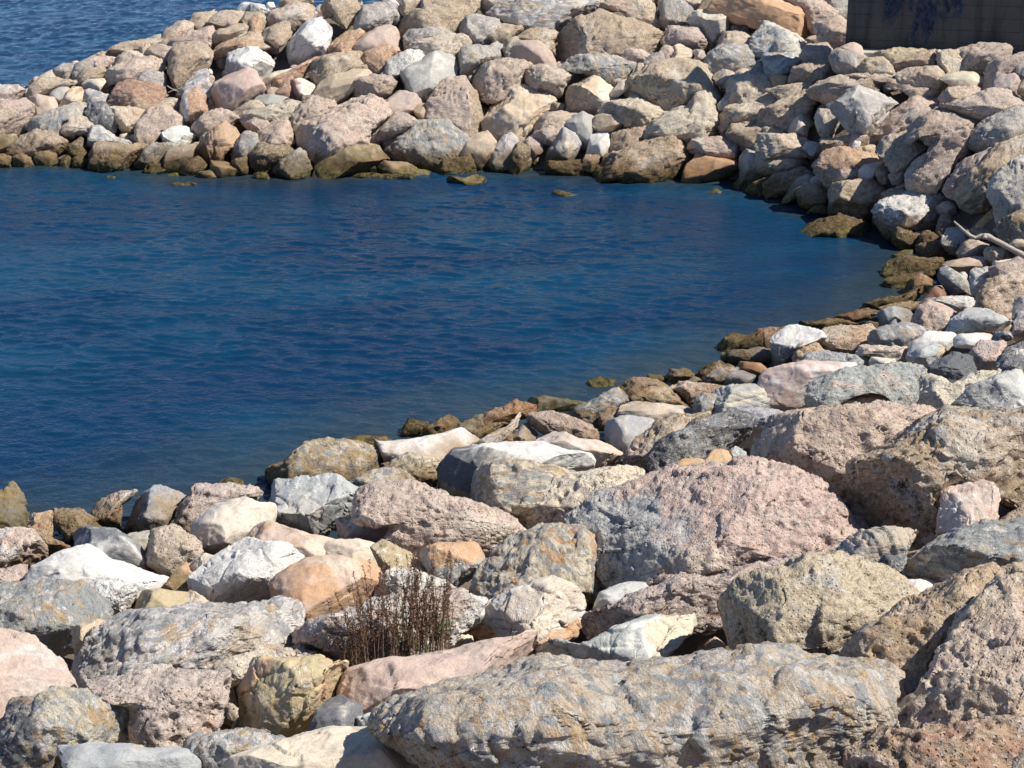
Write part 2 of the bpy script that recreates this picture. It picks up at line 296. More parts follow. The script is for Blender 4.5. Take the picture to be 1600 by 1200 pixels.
ROCKS = """
@0 0 4
pw P pale pink rock at the far left of the crest: -60,545 100,535 150,560 145,625 90,640 -60,635
w V : -60,615 100,625 80,658 -60,672
vb P big mauve-brown boulder with a vertical crack: -80,665 60,640 150,625 210,660 195,760 165,845 60,840 -80,830
pv S : 150,625 240,598 340,612 365,670 330,705 230,735 190,735 200,660
ab S : -80,845 90,848 125,880 60,935 -80,960
ba P broad brown rock split by a crack above the water: 0,970 20,940 130,870 230,815 370,850 418,900 380,955 250,950 210,990 130,965 60,990
ta P : 60,990 130,960 210,985 218,1045 150,1055 65,1050 
ta P : 205,970 250,948 340,935 350,1010 300,1040 220,1035
ta P : -60,975 0,960 60,985 70,1045 -60,1040
tp P : 145,590 155,560 200,530 260,500 340,500 480,505 450,545 330,560 290,610 150,620
cp P : 195,525 257,468 340,430 350,490 270,505
g V : 330,440 400,400 450,405 440,470 370,497 335,480
gw V : 435,430 500,380 580,362 610,400 590,440 540,460 460,472
p P : 500,375 560,350 700,362 690,400 650,430 590,440 580,370
b P : 480,485 520,430 640,425 665,440 640,490 560,487 510,530 455,525
cg S small pale round stone: 515,525 560,487 640,490 655,515 620,562 530,548
pw P pink rock with white streaks: 610,480 720,418 860,368 940,360 1022,385 1020,440 960,470 880,455 820,500 710,500 640,500
gp P : 820,505 860,460 900,445 1010,455 1035,480 1030,545 960,532 870,508
t P : 580,345 640,322 675,330 665,372 590,368
t P : 660,350 680,315 760,275 880,248 1000,250 1000,280 930,285 850,300 770,335 710,362
cg P : 690,405 720,365 800,315 850,300 905,330 900,368 830,378 750,405
p P : 860,300 900,275 930,268 945,290 905,350
vp P : 905,350 940,290 1000,278 1085,300 1110,330 1070,378 1010,382 950,362
gw P : 890,255 1000,212 1015,245 960,275
t P : 995,275 1040,180 1160,128 1210,150 1195,205 1085,255
pv P smooth pink rock near the crest: 1005,290 1090,245 1200,200 1325,172 1338,235 1312,292 1250,282 1100,285
t P : 1185,130 1220,90 1330,70 1355,110 1290,165 1250,192 1195,200
p P : 1290,160 1330,110 1380,75 1450,62 1545,85 1530,130 1500,160 1420,190 1330,180
wg S white dome on the skyline: 1465,70 1500,30 1560,10 1640,20 1660,60 1600,82 1520,90
b P : 1515,130 1545,82 1640,78 1680,150 1600,205 1560,182
t P : 1325,255 1340,190 1430,175 1540,140 1565,185 1430,250 1370,275
c S : 1425,245 1500,192 1560,185 1545,218 1450,255
ot P : 1310,325 1360,275 1560,212 1660,200 1680,300 1440,332 1350,348
bt P large olive-brown pocked boulder: 1065,385 1080,312 1170,278 1290,288 1335,330 1300,420 1210,470 1150,535 1090,565 1065,460
wg V : 1070,600 1150,540 1230,450 1290,437 1305,520 1325,560 1310,610 1270,590 1200,560 1120,610
ot P<w orange-stained rock: 1130,650 1160,580 1230,562 1280,610 1288,700 1210,785 1150,788 1130,740
rb P red-brown oval boulder: 665,590 720,550 790,518 920,528 1010,560 1045,597 1010,640 930,668 860,688 790,660 690,648
g S : 312,592 350,545 410,540 445,560 400,610 370,640 330,625
oc L : 345,695 400,610 450,550 505,545 540,600 500,650 440,665 360,695
wg V : 500,595 560,560 640,590 692,610 680,662 600,655 540,692 520,640
gw V long grey-white streaked rock: 165,842 190,758 330,700 450,658 540,650 520,735 430,722 380,770 370,845 290,825
dg P : 530,705 560,650 640,640 685,680 742,760 690,825 600,795 560,735
tc F blocky tan stone with a flat top: 695,700 705,665 760,658 830,678 908,708 860,775 790,865 750,845 720,770
pc P : 370,780 440,725 540,738 620,800 560,832 470,832 440,880 390,840
w V : 500,855 560,800 640,800 720,860 810,880 890,892 860,915 700,905 560,915 510,925
a P : 420,905 500,850 540,920 540,990 440,965
ba P rounded brown rock at the waterline: 525,950 600,902 740,908 900,910 905,960 840,1035 740,1068 610,1055 545,1025
a P : 375,1020 410,960 440,985 430,1045 380,1040
a P : 425,1005 500,975 550,1000 545,1045 460,1058
wg F white block with a flat front: 930,900 990,830 1060,793 1232,788 1245,830 1230,895 1100,912 970,912
ga P : 835,1040 900,940 950,900 1110,905 1060,945 1000,1015 900,1040
ba S : 1005,1005 1060,940 1170,920 1232,895 1200,965 1190,1020 1120,1070 1040,1065
pt P : 850,860 870,738 920,690 1030,668 1132,690 1132,785 1000,800 940,885 900,910 
t P : 895,705 1000,640 1080,608 1135,645 1132,700 1030,682
pt P : 1215,775 1290,700 1380,688 1472,700 1478,740 1400,782 1300,832 1260,870 1240,800
bo L brown layered slab leaning to the water: 1195,960 1240,880 1320,820 1400,780 1520,788 1535,830 1460,900 1400,930 1380,995 1290,1015 1220,985
ot P : 1325,915 1380,848 1430,878 1458,912 1400,955 1370,995 1330,965
gw V : 1450,890 1530,828 1600,845 1620,960 1540,995 1450,970
pc P : 1460,700 1560,638 1660,618 1660,705 1510,722 1480,755
pg P : 1505,750 1530,708 1660,700 1680,800 1600,845 1530,795
a P : 1115,1065 1180,1000 1240,983 1288,1030 1275,1075 1180,1085
ta S pale rounded stone at the water edge: 1288,1045 1320,1003 1430,1008 1505,1082 1470,1105 1330,1085
ta S : 1222,1115 1250,1073 1330,1068 1378,1095 1360,1122 1240,1128
a P : 885,1060 940,1012 1040,1020 1055,1065 960,1080
a P : 1440,1010 1540,975 1550,1075 1490,1080
a S : 643,1108 680,1094 727,1105 722,1119 650,1120
a P two-humped islet off the far bank: 1058,1158 1100,1143 1150,1150 1180,1133 1245,1160 1200,1174 1080,1168
@1 0 1
g F^w blue-grey slab with a pale top: 323,112 335,90 365,82 400,77 425,82 432,95 420,115 408,126 398,112 370,106 345,118 330,137 324,130
vp S round mauve boulder: 330,150 340,122 375,106 398,114 409,140 385,166 355,176 335,166
pv P pinkish boulder under an olive rock: 731,130 742,107 757,101 785,95 812,100 825,108 812,125 820,140 800,145 775,150 750,148 735,139
tc F square tan boulder: 755,205 762,165 790,145 815,138 845,143 869,172 850,187 830,202 815,222 780,226 758,216
g F : 790,148 800,136 818,140 812,150 795,158
@400 0 4
w P : -30,25 0,25 60,45 90,70 30,95 -30,80
w S : 55,15 110,8 120,60 90,68
bo P : 115,10 200,-10 330,-15 345,20 280,25 200,30 140,52
pw P pink dome: 30,135 60,80 130,48 240,18 320,32 357,70 350,112 260,142 230,168 180,155 110,150 50,180
ot P : -40,100 30,95 35,180 20,235 -40,262
ob P : -50,210 40,205 60,280 20,310 -50,300
bt P : 30,225 60,190 120,150 205,155 228,200 200,242 110,305 60,300 
wg F very large whitish angular boulder: 98,315 130,280 220,218 280,158 400,112 500,122 557,168 530,215 480,250 440,345 330,352 240,402 215,432 170,418 130,375
or P : 437,330 480,258 560,208 640,188 675,210 620,252 600,315 550,332 450,348
vp S smooth mauve boulder below the crest: 617,275 680,200 760,158 830,163 900,210 922,240 892,295 810,282 720,308 640,308
bt P : 385,105 390,30 450,-30 620,-30 645,60 600,100 565,155 500,112 450,92
gw P : 592,135 620,78 720,28 840,18 872,100 830,152 740,160 690,198 620,185
wc F : 790,30 800,-20 840,-20 900,40 912,72 860,95
bt P huge brown pitted rock on the crest: 845,125 900,78 1040,70 1070,-30 1370,-30 1372,60 1300,110 1230,190 1190,218 1100,188 920,210 870,182
pc P : 860,20 880,-30 1065,-30 1050,55 910,65
gw P pale grey domed boulder: 1215,205 1240,158 1320,108 1400,80 1480,110 1542,150 1460,222 1400,285 1320,262
bt P : 1455,225 1520,158 1620,128 1680,200 1650,240 1550,295 1500,262
pv P : 1383,65 1390,5 1440,-30 1660,-30 1640,100 1550,135 1480,102
gt P : 925,225 960,188 1060,178 1180,188 1212,215 1100,242 1020,262 960,305 940,292
ct P : 965,295 1020,248 1110,228 1270,208 1335,270 1290,332 1240,375 1200,330 1130,322 1060,355
gt P : 1267,360 1300,298 1380,278 1480,290 1552,372 1540,392 1430,382 1380,435 1300,455 1270,435
g F : 1425,300 1500,238 1552,300 1555,372 1470,335
ct P : 1548,305 1580,248 1660,240 1720,280 1660,385 1570,390
ob P rusty-tan rounded rock: 677,375 700,308 790,272 870,298 893,325 830,372 800,435 730,438 690,412
wc P small white boulder: 800,450 850,368 950,318 1020,328 1067,368 960,412 890,455 840,475
bt P brown lumpy rock: 342,455 380,378 480,348 650,308 705,330 682,385 705,445 600,442 520,455 430,505 390,528 350,492
ro F bright orange-red slab: 35,562 60,510 150,458 270,388 360,352 440,348 380,392 340,435 320,492 240,492 200,502 130,582 50,588
c S : 35,505 90,458 210,433 180,462 60,525
ro P : 125,585 200,498 240,600 200,620
wc S<r small white stone with rusty left side: 208,505 300,490 383,540 362,592 300,608 240,605
tp S : 365,595 400,528 440,488 560,448 680,438 708,467 620,502 600,562 530,630 440,615
vb P : 612,535 650,488 740,468 850,478 873,512 820,575 780,605 700,582 620,590
gw S big grey wedge-shaped boulder: 872,492 960,428 1060,368 1130,328 1200,322 1242,390 1258,462 1170,512 1120,562 1040,605 960,592 890,545
p P : 1055,615 1120,558 1180,498 1290,478 1338,560 1230,602 1100,645
vp P>b tall pinkish boulder with a brown front: 1087,725 1100,630 1200,588 1330,558 1402,600 1423,730 1370,805 1320,850 1270,825 1200,765 1120,755
b S : 987,695 1020,648 1072,642 1083,742 1040,760
vp S : 797,695 830,618 900,573 990,598 1033,650 990,712 900,722 810,705
vp P : 697,868 740,768 830,718 960,718 1033,752 1010,785 900,815 850,855 740,875
pv P : 195,795 280,658 340,618 470,638 500,720 320,785 260,835 250,890 210,855
pc P largest pale pink boulder at the water: 255,860 300,788 440,718 520,640 620,598 690,586 762,640 802,710 742,762 692,812 668,905 560,925 450,995 380,1055 340,1035 290,965
ab S flat brown slab sloping into the water: 298,1125 380,1048 470,978 590,902 680,905 760,918 833,978 800,1012 700,1042 560,1105 420,1140
ca S : 695,1045 800,1010 940,1018 1000,1058 1155,1085 1130,1105 720,1108
gc V large blue-grey veined boulder: 838,910 860,838 950,788 1080,758 1150,748 1230,788 1292,850 1303,905 1240,952 1292,992 1270,1045 1200,1020 1140,1025 1100,1070 1020,1065 960,1015 860,990
a P : 1128,1065 1140,1008 1200,1005 1280,983 1340,978 1398,1030 1385,1080 1260,1085 1150,1082
tc S egg-shaped tan boulder: 1247,925 1320,858 1380,818 1440,818 1492,890 1475,955 1410,1035 1360,1005 1310,975
gt F grey sloping slab: 1407,1065 1470,978 1540,878 1600,838 1690,868 1715,960 1690,1040 1640,1070 1500,1080
g S : -60,650 20,598 100,593 203,620 160,658 60,672 0,665
ct P : -60,710 0,662 100,668 210,625 292,625 245,705 190,775 120,742 60,735 0,800 -60,780
b P : 277,645 300,598 380,598 445,632 340,625
pt P : -10,880 50,788 110,748 182,758 215,820 245,892 130,925 20,905
ab P : -30,965 0,905 130,918 225,900 245,965 160,995 100,1065 20,1080 -30,1045
ga P : 87,1085 160,998 270,932 312,960 343,1040 332,1085 200,1105
a P : -20,1080 60,1080 105,1112 -10,1120
ca S low pale islet: 1168,1145 1230,1105 1300,1115 1370,1093 1442,1120 1465,1152 1300,1168
g P : -50,500 20,498 42,560 20,600 -50,600
a P : 210,1100 330,1075 330,1110 230,1118
a P : 440,1120 700,1085 1140,1098 1130,1112 700,1116
@0 0 1
wp V flat pink rock with bright white patches: 770,22 790,5 820,-8 925,-10 928,20 918,32 890,42 865,52 840,50 800,44
bt P : 795,58 830,46 875,48 862,62 868,80 862,92 835,64
bt P long brown-tan rock under the crest: 860,80 875,55 905,33 935,18 1000,38 1032,52 1036,70 1022,84 965,92 930,86 890,92 872,97
o S great orange boulder: 1123,16 1140,-6 1200,-10 1240,12 1274,45 1271,60 1255,67 1240,56 1205,40 1170,32 1145,32
wc V : 1182,60 1200,41 1235,50 1264,70 1250,85 1205,97 1180,86
a S small flat islet by the middle of the far bank: 857,304 872,297 905,305 895,310 860,310
a S : 1107,301 1118,294 1131,300 1125,306
@800 0 4
tc P : 590,30 620,-30 820,-30 870,40 922,180 870,162 760,122 690,62 620,72
gw V : 918,135 930,15 1000,-30 1122,60 1092,122 1060,152 960,162
c P : 1080,20 1085,-30 1185,-30 1192,20 1140,58
bo S : 1155,65 1190,-5 1290,-30 1352,20 1320,72 1230,78
gt F^c grey boulder with a flat cream top: 1097,132 1150,83 1230,76 1330,88 1393,130 1332,202 1292,262 1250,315 1200,275 1150,195
vb P : 937,205 960,162 1060,148 1140,168 1195,240 1205,290 1130,295 1060,272 960,282
pv P : 920,325 950,283 1012,285 1012,345 980,385 930,375
tc L : 972,385 1000,308 1060,270 1130,308 1173,392 1090,408 1000,402
v P : 1125,310 1200,318 1215,392 1170,400
dw P : 1383,205 1385,148 1420,112 1500,118 1553,180 1500,213 1430,218
tc P : 1287,275 1330,218 1400,208 1480,228 1540,298 1562,332 1450,332 1290,312
gw V large grey rock with white marbling: 1202,395 1250,338 1310,298 1450,298 1500,328 1563,372 1520,423 1450,442 1340,422 1260,432
dg P : 1497,445 1540,388 1610,368 1660,460 1600,470
vp S rounded mauve boulder: -25,375 0,308 60,262 160,258 240,308 287,385 270,435 140,412 50,412
c S : -10,242 110,250 60,272 10,312 -20,305
gw V long blue-grey rock: 287,435 300,388 400,343 530,333 640,368 700,398 772,400 762,462 700,502 640,555 580,522 530,482 470,446 380,438
pw P : 647,375 655,298 700,288 800,318 873,330 840,372 740,388
gd P : 825,385 880,338 930,338 973,392 920,412 860,455 830,435
v S : 767,445 790,398 830,398 843,455 790,485
to P broad tan slab on the middle slope: 695,565 800,478 900,418 1010,398 1130,398 1250,428 1292,490 1353,540 1342,592 1290,602 1140,602 1120,652 1000,705 930,692 870,622 750,625
cw S : 617,575 680,508 760,478 805,490 700,565 640,605
pv P saddle-shaped mauve-pink boulder: 88,505 100,428 180,408 270,438 423,443 380,492 310,532 290,585 210,575 150,552 110,545
tb F>c tan boulder with a cream right face: 293,625 310,538 430,438 470,448 560,518 620,568 663,632 590,682 540,735 450,692 400,702 320,665
pv P : 120,805 180,718 290,698 403,702 340,762 250,782 160,803
vp P : 123,852 160,808 310,773 333,802 300,852 240,893 160,883
g S upright grey-blue stone: 332,805 350,738 440,703 523,740 500,822 470,885 430,925 400,872 350,832
v P : 78,880 110,863 170,888 198,932 130,970 110,962
gt F grey-brown wedge at the waterline: 195,1005 200,938 250,878 320,813 392,850 433,922 433,995 330,1015 220,1015
w S small bright white stone: 467,955 490,848 540,823 632,820 620,872 592,955 500,970
ab P : -10,905 60,888 102,930 133,1000 90,1055 0,1080
to S : 507,805 530,728 610,702 692,740 703,792 640,833 530,825
cb P : 550,715 560,688 640,648 800,618 903,650 932,690 892,783 860,815 790,772 730,812 700,752 620,707
bo P : 607,895 640,828 760,788 832,800 845,850 780,913 700,952 600,945
ct P wide pale gritty rock: 837,845 870,788 960,708 1100,678 1150,598 1262,592 1323,690 1333,800 1312,865 1130,873 1000,862 880,875
wg V : 1297,645 1370,558 1398,600 1360,672 1310,695
co P : 1348,545 1400,488 1520,468 1660,478 1660,605 1500,622 1400,685 1380,602
c P : 1255,462 1320,438 1402,460 1392,502 1350,535 1290,512
p S : 1390,465 1420,433 1492,438 1505,472 1420,493
cb P : 1297,735 1380,668 1500,618 1660,598 1660,765 1570,742 1440,740 1380,782 1340,825
to P : 1375,765 1440,728 1540,738 1595,792 1400,793
bt P : 1367,855 1400,788 1600,788 1700,800 1700,865 1560,882 1520,935 1420,893
pw P rounded pink and white oblong rock: 1107,935 1140,878 1300,860 1400,898 1503,940 1440,988 1250,972 1160,962
ba P long low brown rock along the water: 527,1005 620,968 820,908 1000,868 1130,888 1143,930 1172,972 1100,1045 1020,1116 800,1116 660,1098 560,1108 515,1055
ba P : 425,1045 460,973 560,963 530,1015 500,1065
a P : 150,1025 300,1010 430,1000 433,1085 200,1082
gt S^o orange and grey banded boulder: 1075,1115 1110,1028 1172,963 1432,985 1428,1035 1350,1085 1250,1128 1120,1152
ga S : 1427,1005 1470,948 1540,958 1600,958 1660,1050 1600,1125 1520,1158 1360,1178 1345,1155 1440,1095
dg P : 1507,955 1530,898 1600,878 1660,960 1560,973
w F : 1447,985 1500,943 1543,970 1510,1015
a P : 1475,1185 1540,1138 1640,1108 1710,1150 1710,1205 1500,1215
@1200 0 4
pt P : 95,10 220,-30 330,15 423,80 485,130 400,122 310,152 290,185 240,112 150,35
w F : 220,-30 330,-30 362,10 330,33
g V : 335,15 390,-30 493,-30 493,60 470,115 420,82
pt P tall pinkish rock beside the dark wall: 307,195 330,128 400,113 500,128 548,230 543,275 430,293 360,262
c F upright pale stone against the wall: 508,165 547,163 550,268 535,262
vp P : 212,345 260,288 350,268 443,300 400,342 380,393 250,383
p S : 427,312 540,273 623,320 603,373 560,383 500,342 440,333
gc V speckled grey blocky rock: 377,385 440,318 560,328 623,380 560,433 540,463 450,453 400,403
to P : 535,425 610,368 760,368 803,420 793,463 620,463
yc P : 675,365 700,328 830,308 993,312 960,332 860,373 800,403 790,455 750,383
bv P dark-fronted brown rock below the wall: 787,465 800,398 870,358 960,328 1062,322 1103,370 1080,413 960,423 830,433
co P : 1060,325 1180,328 1228,360 1223,430 1255,453 1110,453 1080,413
tp P : 795,465 850,438 960,423 1092,428 1103,480 1163,543 1000,533 900,523 820,493
ct S : 1097,490 1120,453 1300,458 1363,510 1330,543 1180,533
vp P mauve lumpy rock at the foot of the wall: 1217,305 1330,278 1460,288 1523,310 1520,362 1440,383 1360,443 1300,458 1240,423 1220,373
vb P : 1357,495 1390,398 1500,348 1660,298 1660,405 1540,443 1430,483 1380,520
v F : 1415,525 1460,478 1560,473 1593,500 1560,583 1430,573
dg P : 1495,475 1560,418 1660,398 1660,475
bv P : 1557,585 1600,498 1660,488 1660,605
wg V : -5,355 60,338 150,348 243,390 180,433 100,473 0,468
bt P : 150,495 180,428 260,383 370,388 453,450 430,493 300,483 200,503
o S : -5,485 60,468 133,490 100,545 0,548
tp P : -25,565 120,538 290,498 300,563 200,603 100,623 50,573
pb P : 285,555 310,508 400,488 600,478 783,500 760,543 620,573 560,603 470,613 440,625 330,593
tp P : 465,482 600,458 780,458 833,500 760,523 600,493
po P : 755,555 790,508 960,518 1093,580 1060,598 920,603 860,563
tb P olive-tan rock above a dark hole: -50,785 -20,688 120,628 250,568 365,618 270,655 240,725 200,745 90,785
ct P : -45,605 50,568 103,620 80,663 -45,695
wp S : 370,655 400,618 453,625 430,673 385,683
gb F : 437,665 460,598 533,620 500,663
gw F great blue-grey slab with white edges: 412,690 470,638 600,555 780,552 885,590 850,653 780,693 700,743 660,785 570,845 440,853 438,760
cw P : 297,745 330,678 440,678 443,763 400,845 340,825
tg F : 115,805 200,728 300,713 313,773 250,793 220,873 150,843
tb P : -45,790 120,788 143,843 -45,853
pg P long pink ridge-like rock: 655,795 760,718 900,638 1060,598 1183,630 1100,693 1000,743 900,803 830,845 740,875 718,835
pt P : 1085,605 1140,558 1300,543 1403,580 1250,623 1110,655
vp P : 1095,695 1200,638 1260,618 1440,568 1585,610 1570,683 1400,723 1350,763 1170,733
vb P broad brown-mauve slope of rock: 885,855 920,788 1080,698 1350,688 1303,803 1250,893 1100,963 980,985 1033,880 960,843
gd P dark grey and white mottled rock: 1245,895 1300,798 1400,718 1570,688 1660,760 1560,833 1400,903 1300,915
tg P : 695,945 740,868 850,848 990,833 1033,880 985,965 960,993 820,1063 770,1005
g P : 805,1065 820,958 870,948 903,1010 850,1065
ob P rusty-orange rock above the wet stones: 325,1045 370,958 450,938 520,938 680,938 723,990 620,1013 480,1063 390,1115
v P : 375,1115 430,1058 520,1038 623,1050 560,1095 500,1155 400,1155
w F : 540,1145 600,1038 670,988 753,1010 680,1063 640,1113 570,1155
bo P : 675,1065 720,1028 763,1060 758,1123 700,1135
wp P : 515,935 540,883 572,888 573,923
tc P : -45,850 150,848 250,898 333,930 320,963 200,963 -45,963
w P : 227,925 260,878 310,888 338,940 280,963
g F : -45,935 0,878 60,888 93,940 0,955
tg P : -45,960 200,958 303,1020 200,1043 130,1063 -45,1085
tb P : 345,875 540,848 573,880 440,935 360,925
pw P diagonal pink and white slab: 875,1065 960,988 1130,898 1250,888 1303,920 1180,1003 1100,1085 1000,1185 930,1195 895,1145
vp P : 1120,1135 1200,1028 1400,928 1500,878 1563,848 1560,903 1400,1003 1300,1105 1200,1185 1140,1175
@0 0 1
bt P long diagonal brown rock: 1493,327 1500,288 1560,233 1600,208 1630,212 1605,265 1560,292 1530,323 1510,338
gw P speckled grey-white boulder at the right edge: 1553,302 1560,283 1600,248 1640,258 1640,332 1600,348 1575,352
ad P : 1568,372 1560,352 1600,333 1640,343 1640,388 1590,388
@1200 250 4
ba P : -10,150 60,98 200,58 263,100 170,163 120,203 80,245 -10,235
g S smooth grey slab dipping into the bay: 95,238 150,148 230,98 288,120 283,150 200,203 180,245 110,248
ta P : 170,255 200,208 240,148 300,168 378,230 373,280 200,282
ay P : 235,325 290,288 340,283 383,310 350,330
ay P twin-lobed algae-covered rock in the water: 220,448 290,388 440,358 430,328 490,318 550,348 588,420 572,455 485,460 490,500 430,500 405,462 280,460
ay P : 415,335 480,268 550,253 643,280 658,320 600,373 560,363 500,323
bt P>r brown rock with a rusty face above the water: 390,185 430,153 560,138 740,148 753,180 710,243 640,293 560,253 460,273 405,233
bt P^w big brown boulder with a white-crusted top: 685,320 740,268 890,218 990,210 1088,260 1053,313 1043,403 1000,443 900,463 780,435 720,385
a P : 785,505 820,428 900,458 1000,438 960,483 900,545 830,545
a P : 925,525 960,458 1000,448 1093,495 1060,523 960,545
a P : 895,595 940,538 1050,513 1123,523 1163,570 1130,605 960,618
a S : 775,595 850,568 920,568 900,613 800,615
ay P flat-topped olive rock at the inner corner of the bay: 740,695 780,638 880,613 1000,618 1155,618 1100,663 1010,703 880,725 760,725
a P : 705,790 760,738 880,713 960,708 870,775 840,805
or P : 845,825 870,768 950,723 1013,750 1023,803 900,818
pt S : 1075,685 1130,638 1280,613 1390,618 1403,653 1380,693 1180,703
dw F dark grey block streaked with white: 1075,775 1090,698 1130,688 1230,748 1288,810 1240,855 1190,855 1120,823
gw L : 1257,745 1290,688 1380,688 1403,720 1393,773 1330,855 1290,863 1278,803
w S : 1185,715 1230,698 1253,740 1210,743
vb P : 1397,745 1410,678 1560,618 1660,605 1660,705 1500,743 1400,775
cw F : 1385,675 1420,638 1560,618 1540,643 1420,695
pt P<b pink-brown boulder with a broken front: 1325,905 1350,818 1400,768 1500,733 1660,712 1660,855 1560,885 1530,955 1440,943
gw P : 1537,965 1550,878 1660,828 1660,965
rb S : 985,855 1050,798 1110,828 1185,850 1090,878 990,893
c S : 995,825 1040,793 1080,788 1115,828
ad P : 835,855 920,808 1000,798 1003,833 940,855 850,903 720,925 590,933 640,888 760,858
rb P : 365,1015 480,968 600,933 693,950 600,993 450,1025
tr P : 170,1055 220,1018 420,998 553,1020 400,1055
ct P : 695,955 720,918 860,888 963,893 950,933 860,933
g F flat grey slab at the shore: 565,1045 640,978 760,938 900,928 943,950 900,1035 780,1048 650,1043
g S : 960,905 970,868 1040,863 1073,890 1000,908
wc P : 1045,905 1100,863 1230,858 1323,900 1313,935 1180,933 1100,923
pb P : 895,1045 960,928 1010,903 1100,918 1193,940 1193,1003 1110,1075 1000,1075
gw F veined grey boulder: 1105,1085 1200,968 1260,928 1400,933 1533,960 1563,1055 1500,1075 1300,1088 1180,1083
vg P : 1537,1075 1550,968 1660,955 1660,1065
ga P : 1095,505 1130,438 1230,428 1283,490 1200,533 1180,583 1130,543
ta P : 1185,565 1260,508 1403,530 1340,573 1330,613 1210,603
tp P : 1335,605 1390,553 1480,553 1565,590 1540,623 1400,628
ba S : 1235,440 1360,428 1405,482 1300,493
a P : 1055,435 1080,358 1120,338 1163,380 1150,433 1090,475
a P : 1455,445 1500,368 1600,328 1660,480 1500,513
tp S : 1505,525 1560,498 1660,490 1660,565
bd P : 715,215 760,188 860,168 923,190 840,243 730,253
v P : 760,95 830,63 853,90 820,143 770,133
@1200 500 4
dg F^w broken slate block with a black shaded front: 28,240 40,118 120,58 200,58 293,90 323,133 180,153 153,293 110,315 50,285
oc P : 165,255 190,158 300,138 363,180 340,213 260,233 200,285
ra P : -20,65 60,60 35,130 20,235 -20,225
to P rough tan rock by the shore: 290,105 420,58 640,43 743,50 660,113 610,163 540,203 430,193 350,153
gw V : 635,145 670,78 850,33 973,70 960,113 900,183 780,163 690,173
cp P : 535,215 610,158 700,168 905,178 880,243 760,253 640,213
w S smooth white humped rock: 895,205 930,138 1000,83 1150,83 1203,110 1250,163 1100,173 1020,163
wp S : 1145,145 1200,93 1380,88 1405,120 1320,168 1200,163
dg F : 1385,115 1430,78 1560,78 1563,133 1440,128
pg P : 1265,215 1340,148 1503,138 1453,283 1320,293
gy F flat grey-olive slate: 855,285 900,208 1030,163 1133,180 1110,233 1010,293
d L jagged dark shard: 997,325 1060,248 1150,208 1260,248 1315,310 1190,363 1140,415 1080,373
g P pair of low blue-grey humps: 232,275 280,218 370,198 450,218 560,238 643,240 600,303 500,313 380,293
cg F : 617,305 650,238 780,248 843,300 760,323 640,323
gp P wide honeycombed grey-pink rock: 312,465 330,388 500,328 640,308 900,308 993,360 983,483 920,535 880,483 740,443 560,443 420,483 350,535
yo L yellow-ochre flat slab: 355,535 430,478 560,453 780,463 873,500 873,548 700,545 560,555 420,558
cw P crumbly cream rock: 895,545 980,478 990,358 1080,368 1150,408 1280,338 1485,338 1440,383 1200,483 1180,545 1100,593
dw P : 1445,275 1500,188 1600,138 1660,148 1660,343 1530,353
gw F large slate-grey veined boulder at the right edge: 1105,595 1200,528 1300,448 1440,378 1560,348 1700,358 1700,615 1560,605 1450,583 1370,603 1330,605 1200,603
wp S : 295,615 380,538 480,533 503,560 440,593 430,625
@0 0 1
pw S pale pink rock with chalky white smear: 1190,605 1205,583 1230,574 1255,570 1322,573 1324,602 1282,600 1284,636 1245,642 1210,625
cg L cream rock with flaky layers: 1078,640 1080,627 1100,612 1140,608 1195,608 1232,628 1242,640 1200,652 1180,645 1150,655 1110,657
dg P blue-grey craggy rock: 1021,755 1024,700 1050,679 1068,672 1100,658 1142,643 1168,655 1162,692 1110,712 1060,720 1040,746
gw F : 1138,650 1155,642 1200,640 1257,658 1237,670 1180,692 1148,690
pb P huge pinkish pitted rock: 1163,718 1175,688 1210,666 1270,648 1330,638 1420,638 1503,645 1490,680 1420,712 1360,722 1350,748 1330,768 1290,792 1250,747 1200,742 1170,737
bg P enormous honeycombed brown rock: 1328,835 1335,788 1355,728 1380,713 1480,650 1560,646 1650,652 1650,800 1580,780 1560,770 1475,755 1476,832 1420,842 1380,832
pw F pale pink wedge-shaped boulder: 1468,852 1472,808 1480,750 1515,750 1560,768 1582,790 1572,822 1520,852
bt P : 1563,823 1575,808 1600,793 1650,793 1650,826 1580,830
@800 500 4
ab P dark wet rock at the water: 1265,220 1300,148 1380,88 1453,108 1443,193 1330,213
ra P : 1415,195 1450,118 1560,68 1700,58 1700,155 1500,193
ga P : 1285,255 1330,208 1500,188 1700,178 1660,243 1500,268 1350,273
ao P : 1150,355 1200,288 1290,258 1403,273 1380,313 1290,333 1200,373
o S : 1405,293 1440,263 1540,273 1605,323 1500,338
gp P : 1185,390 1250,328 1330,308 1423,288 1400,323 1350,363 1330,405 1220,405
gv S : 1330,405 1360,348 1430,308 1503,338 1515,372 1450,403 1380,418
bw P round brown stone at the shore: 960,358 1000,313 1090,308 1153,350 1130,383 1030,393
w P : 1095,385 1140,348 1183,380 1150,393
ba P : 815,368 850,343 920,343 995,380 960,395 880,385
a P dark green weedy rock in the bay: 455,425 490,383 560,363 630,378 663,410 645,445 560,448
ga S smooth grey-green rock half under water: 75,525 120,488 220,478 330,498 430,518 495,540 380,585 250,588 150,578
po P : 615,455 700,398 770,357 850,368 960,398 985,430 860,443 760,483 700,503 640,485
pw P long low pink rock near the water: 955,412 1060,388 1200,398 1350,418 1305,463 1190,473 1110,503 1050,453
to P : 715,525 790,468 880,423 980,428 1103,510 1103,543 940,548 850,523
gw V furrowed grey-white rock sloping to the bay: 325,605 420,548 540,498 620,448 743,458 700,543 600,563 540,623 540,675 450,655
br P : 537,675 550,608 600,558 693,538 683,613 620,633 580,663
cg S : 677,615 700,538 780,518 900,528 1113,543 1113,593 1020,623 900,653 800,613
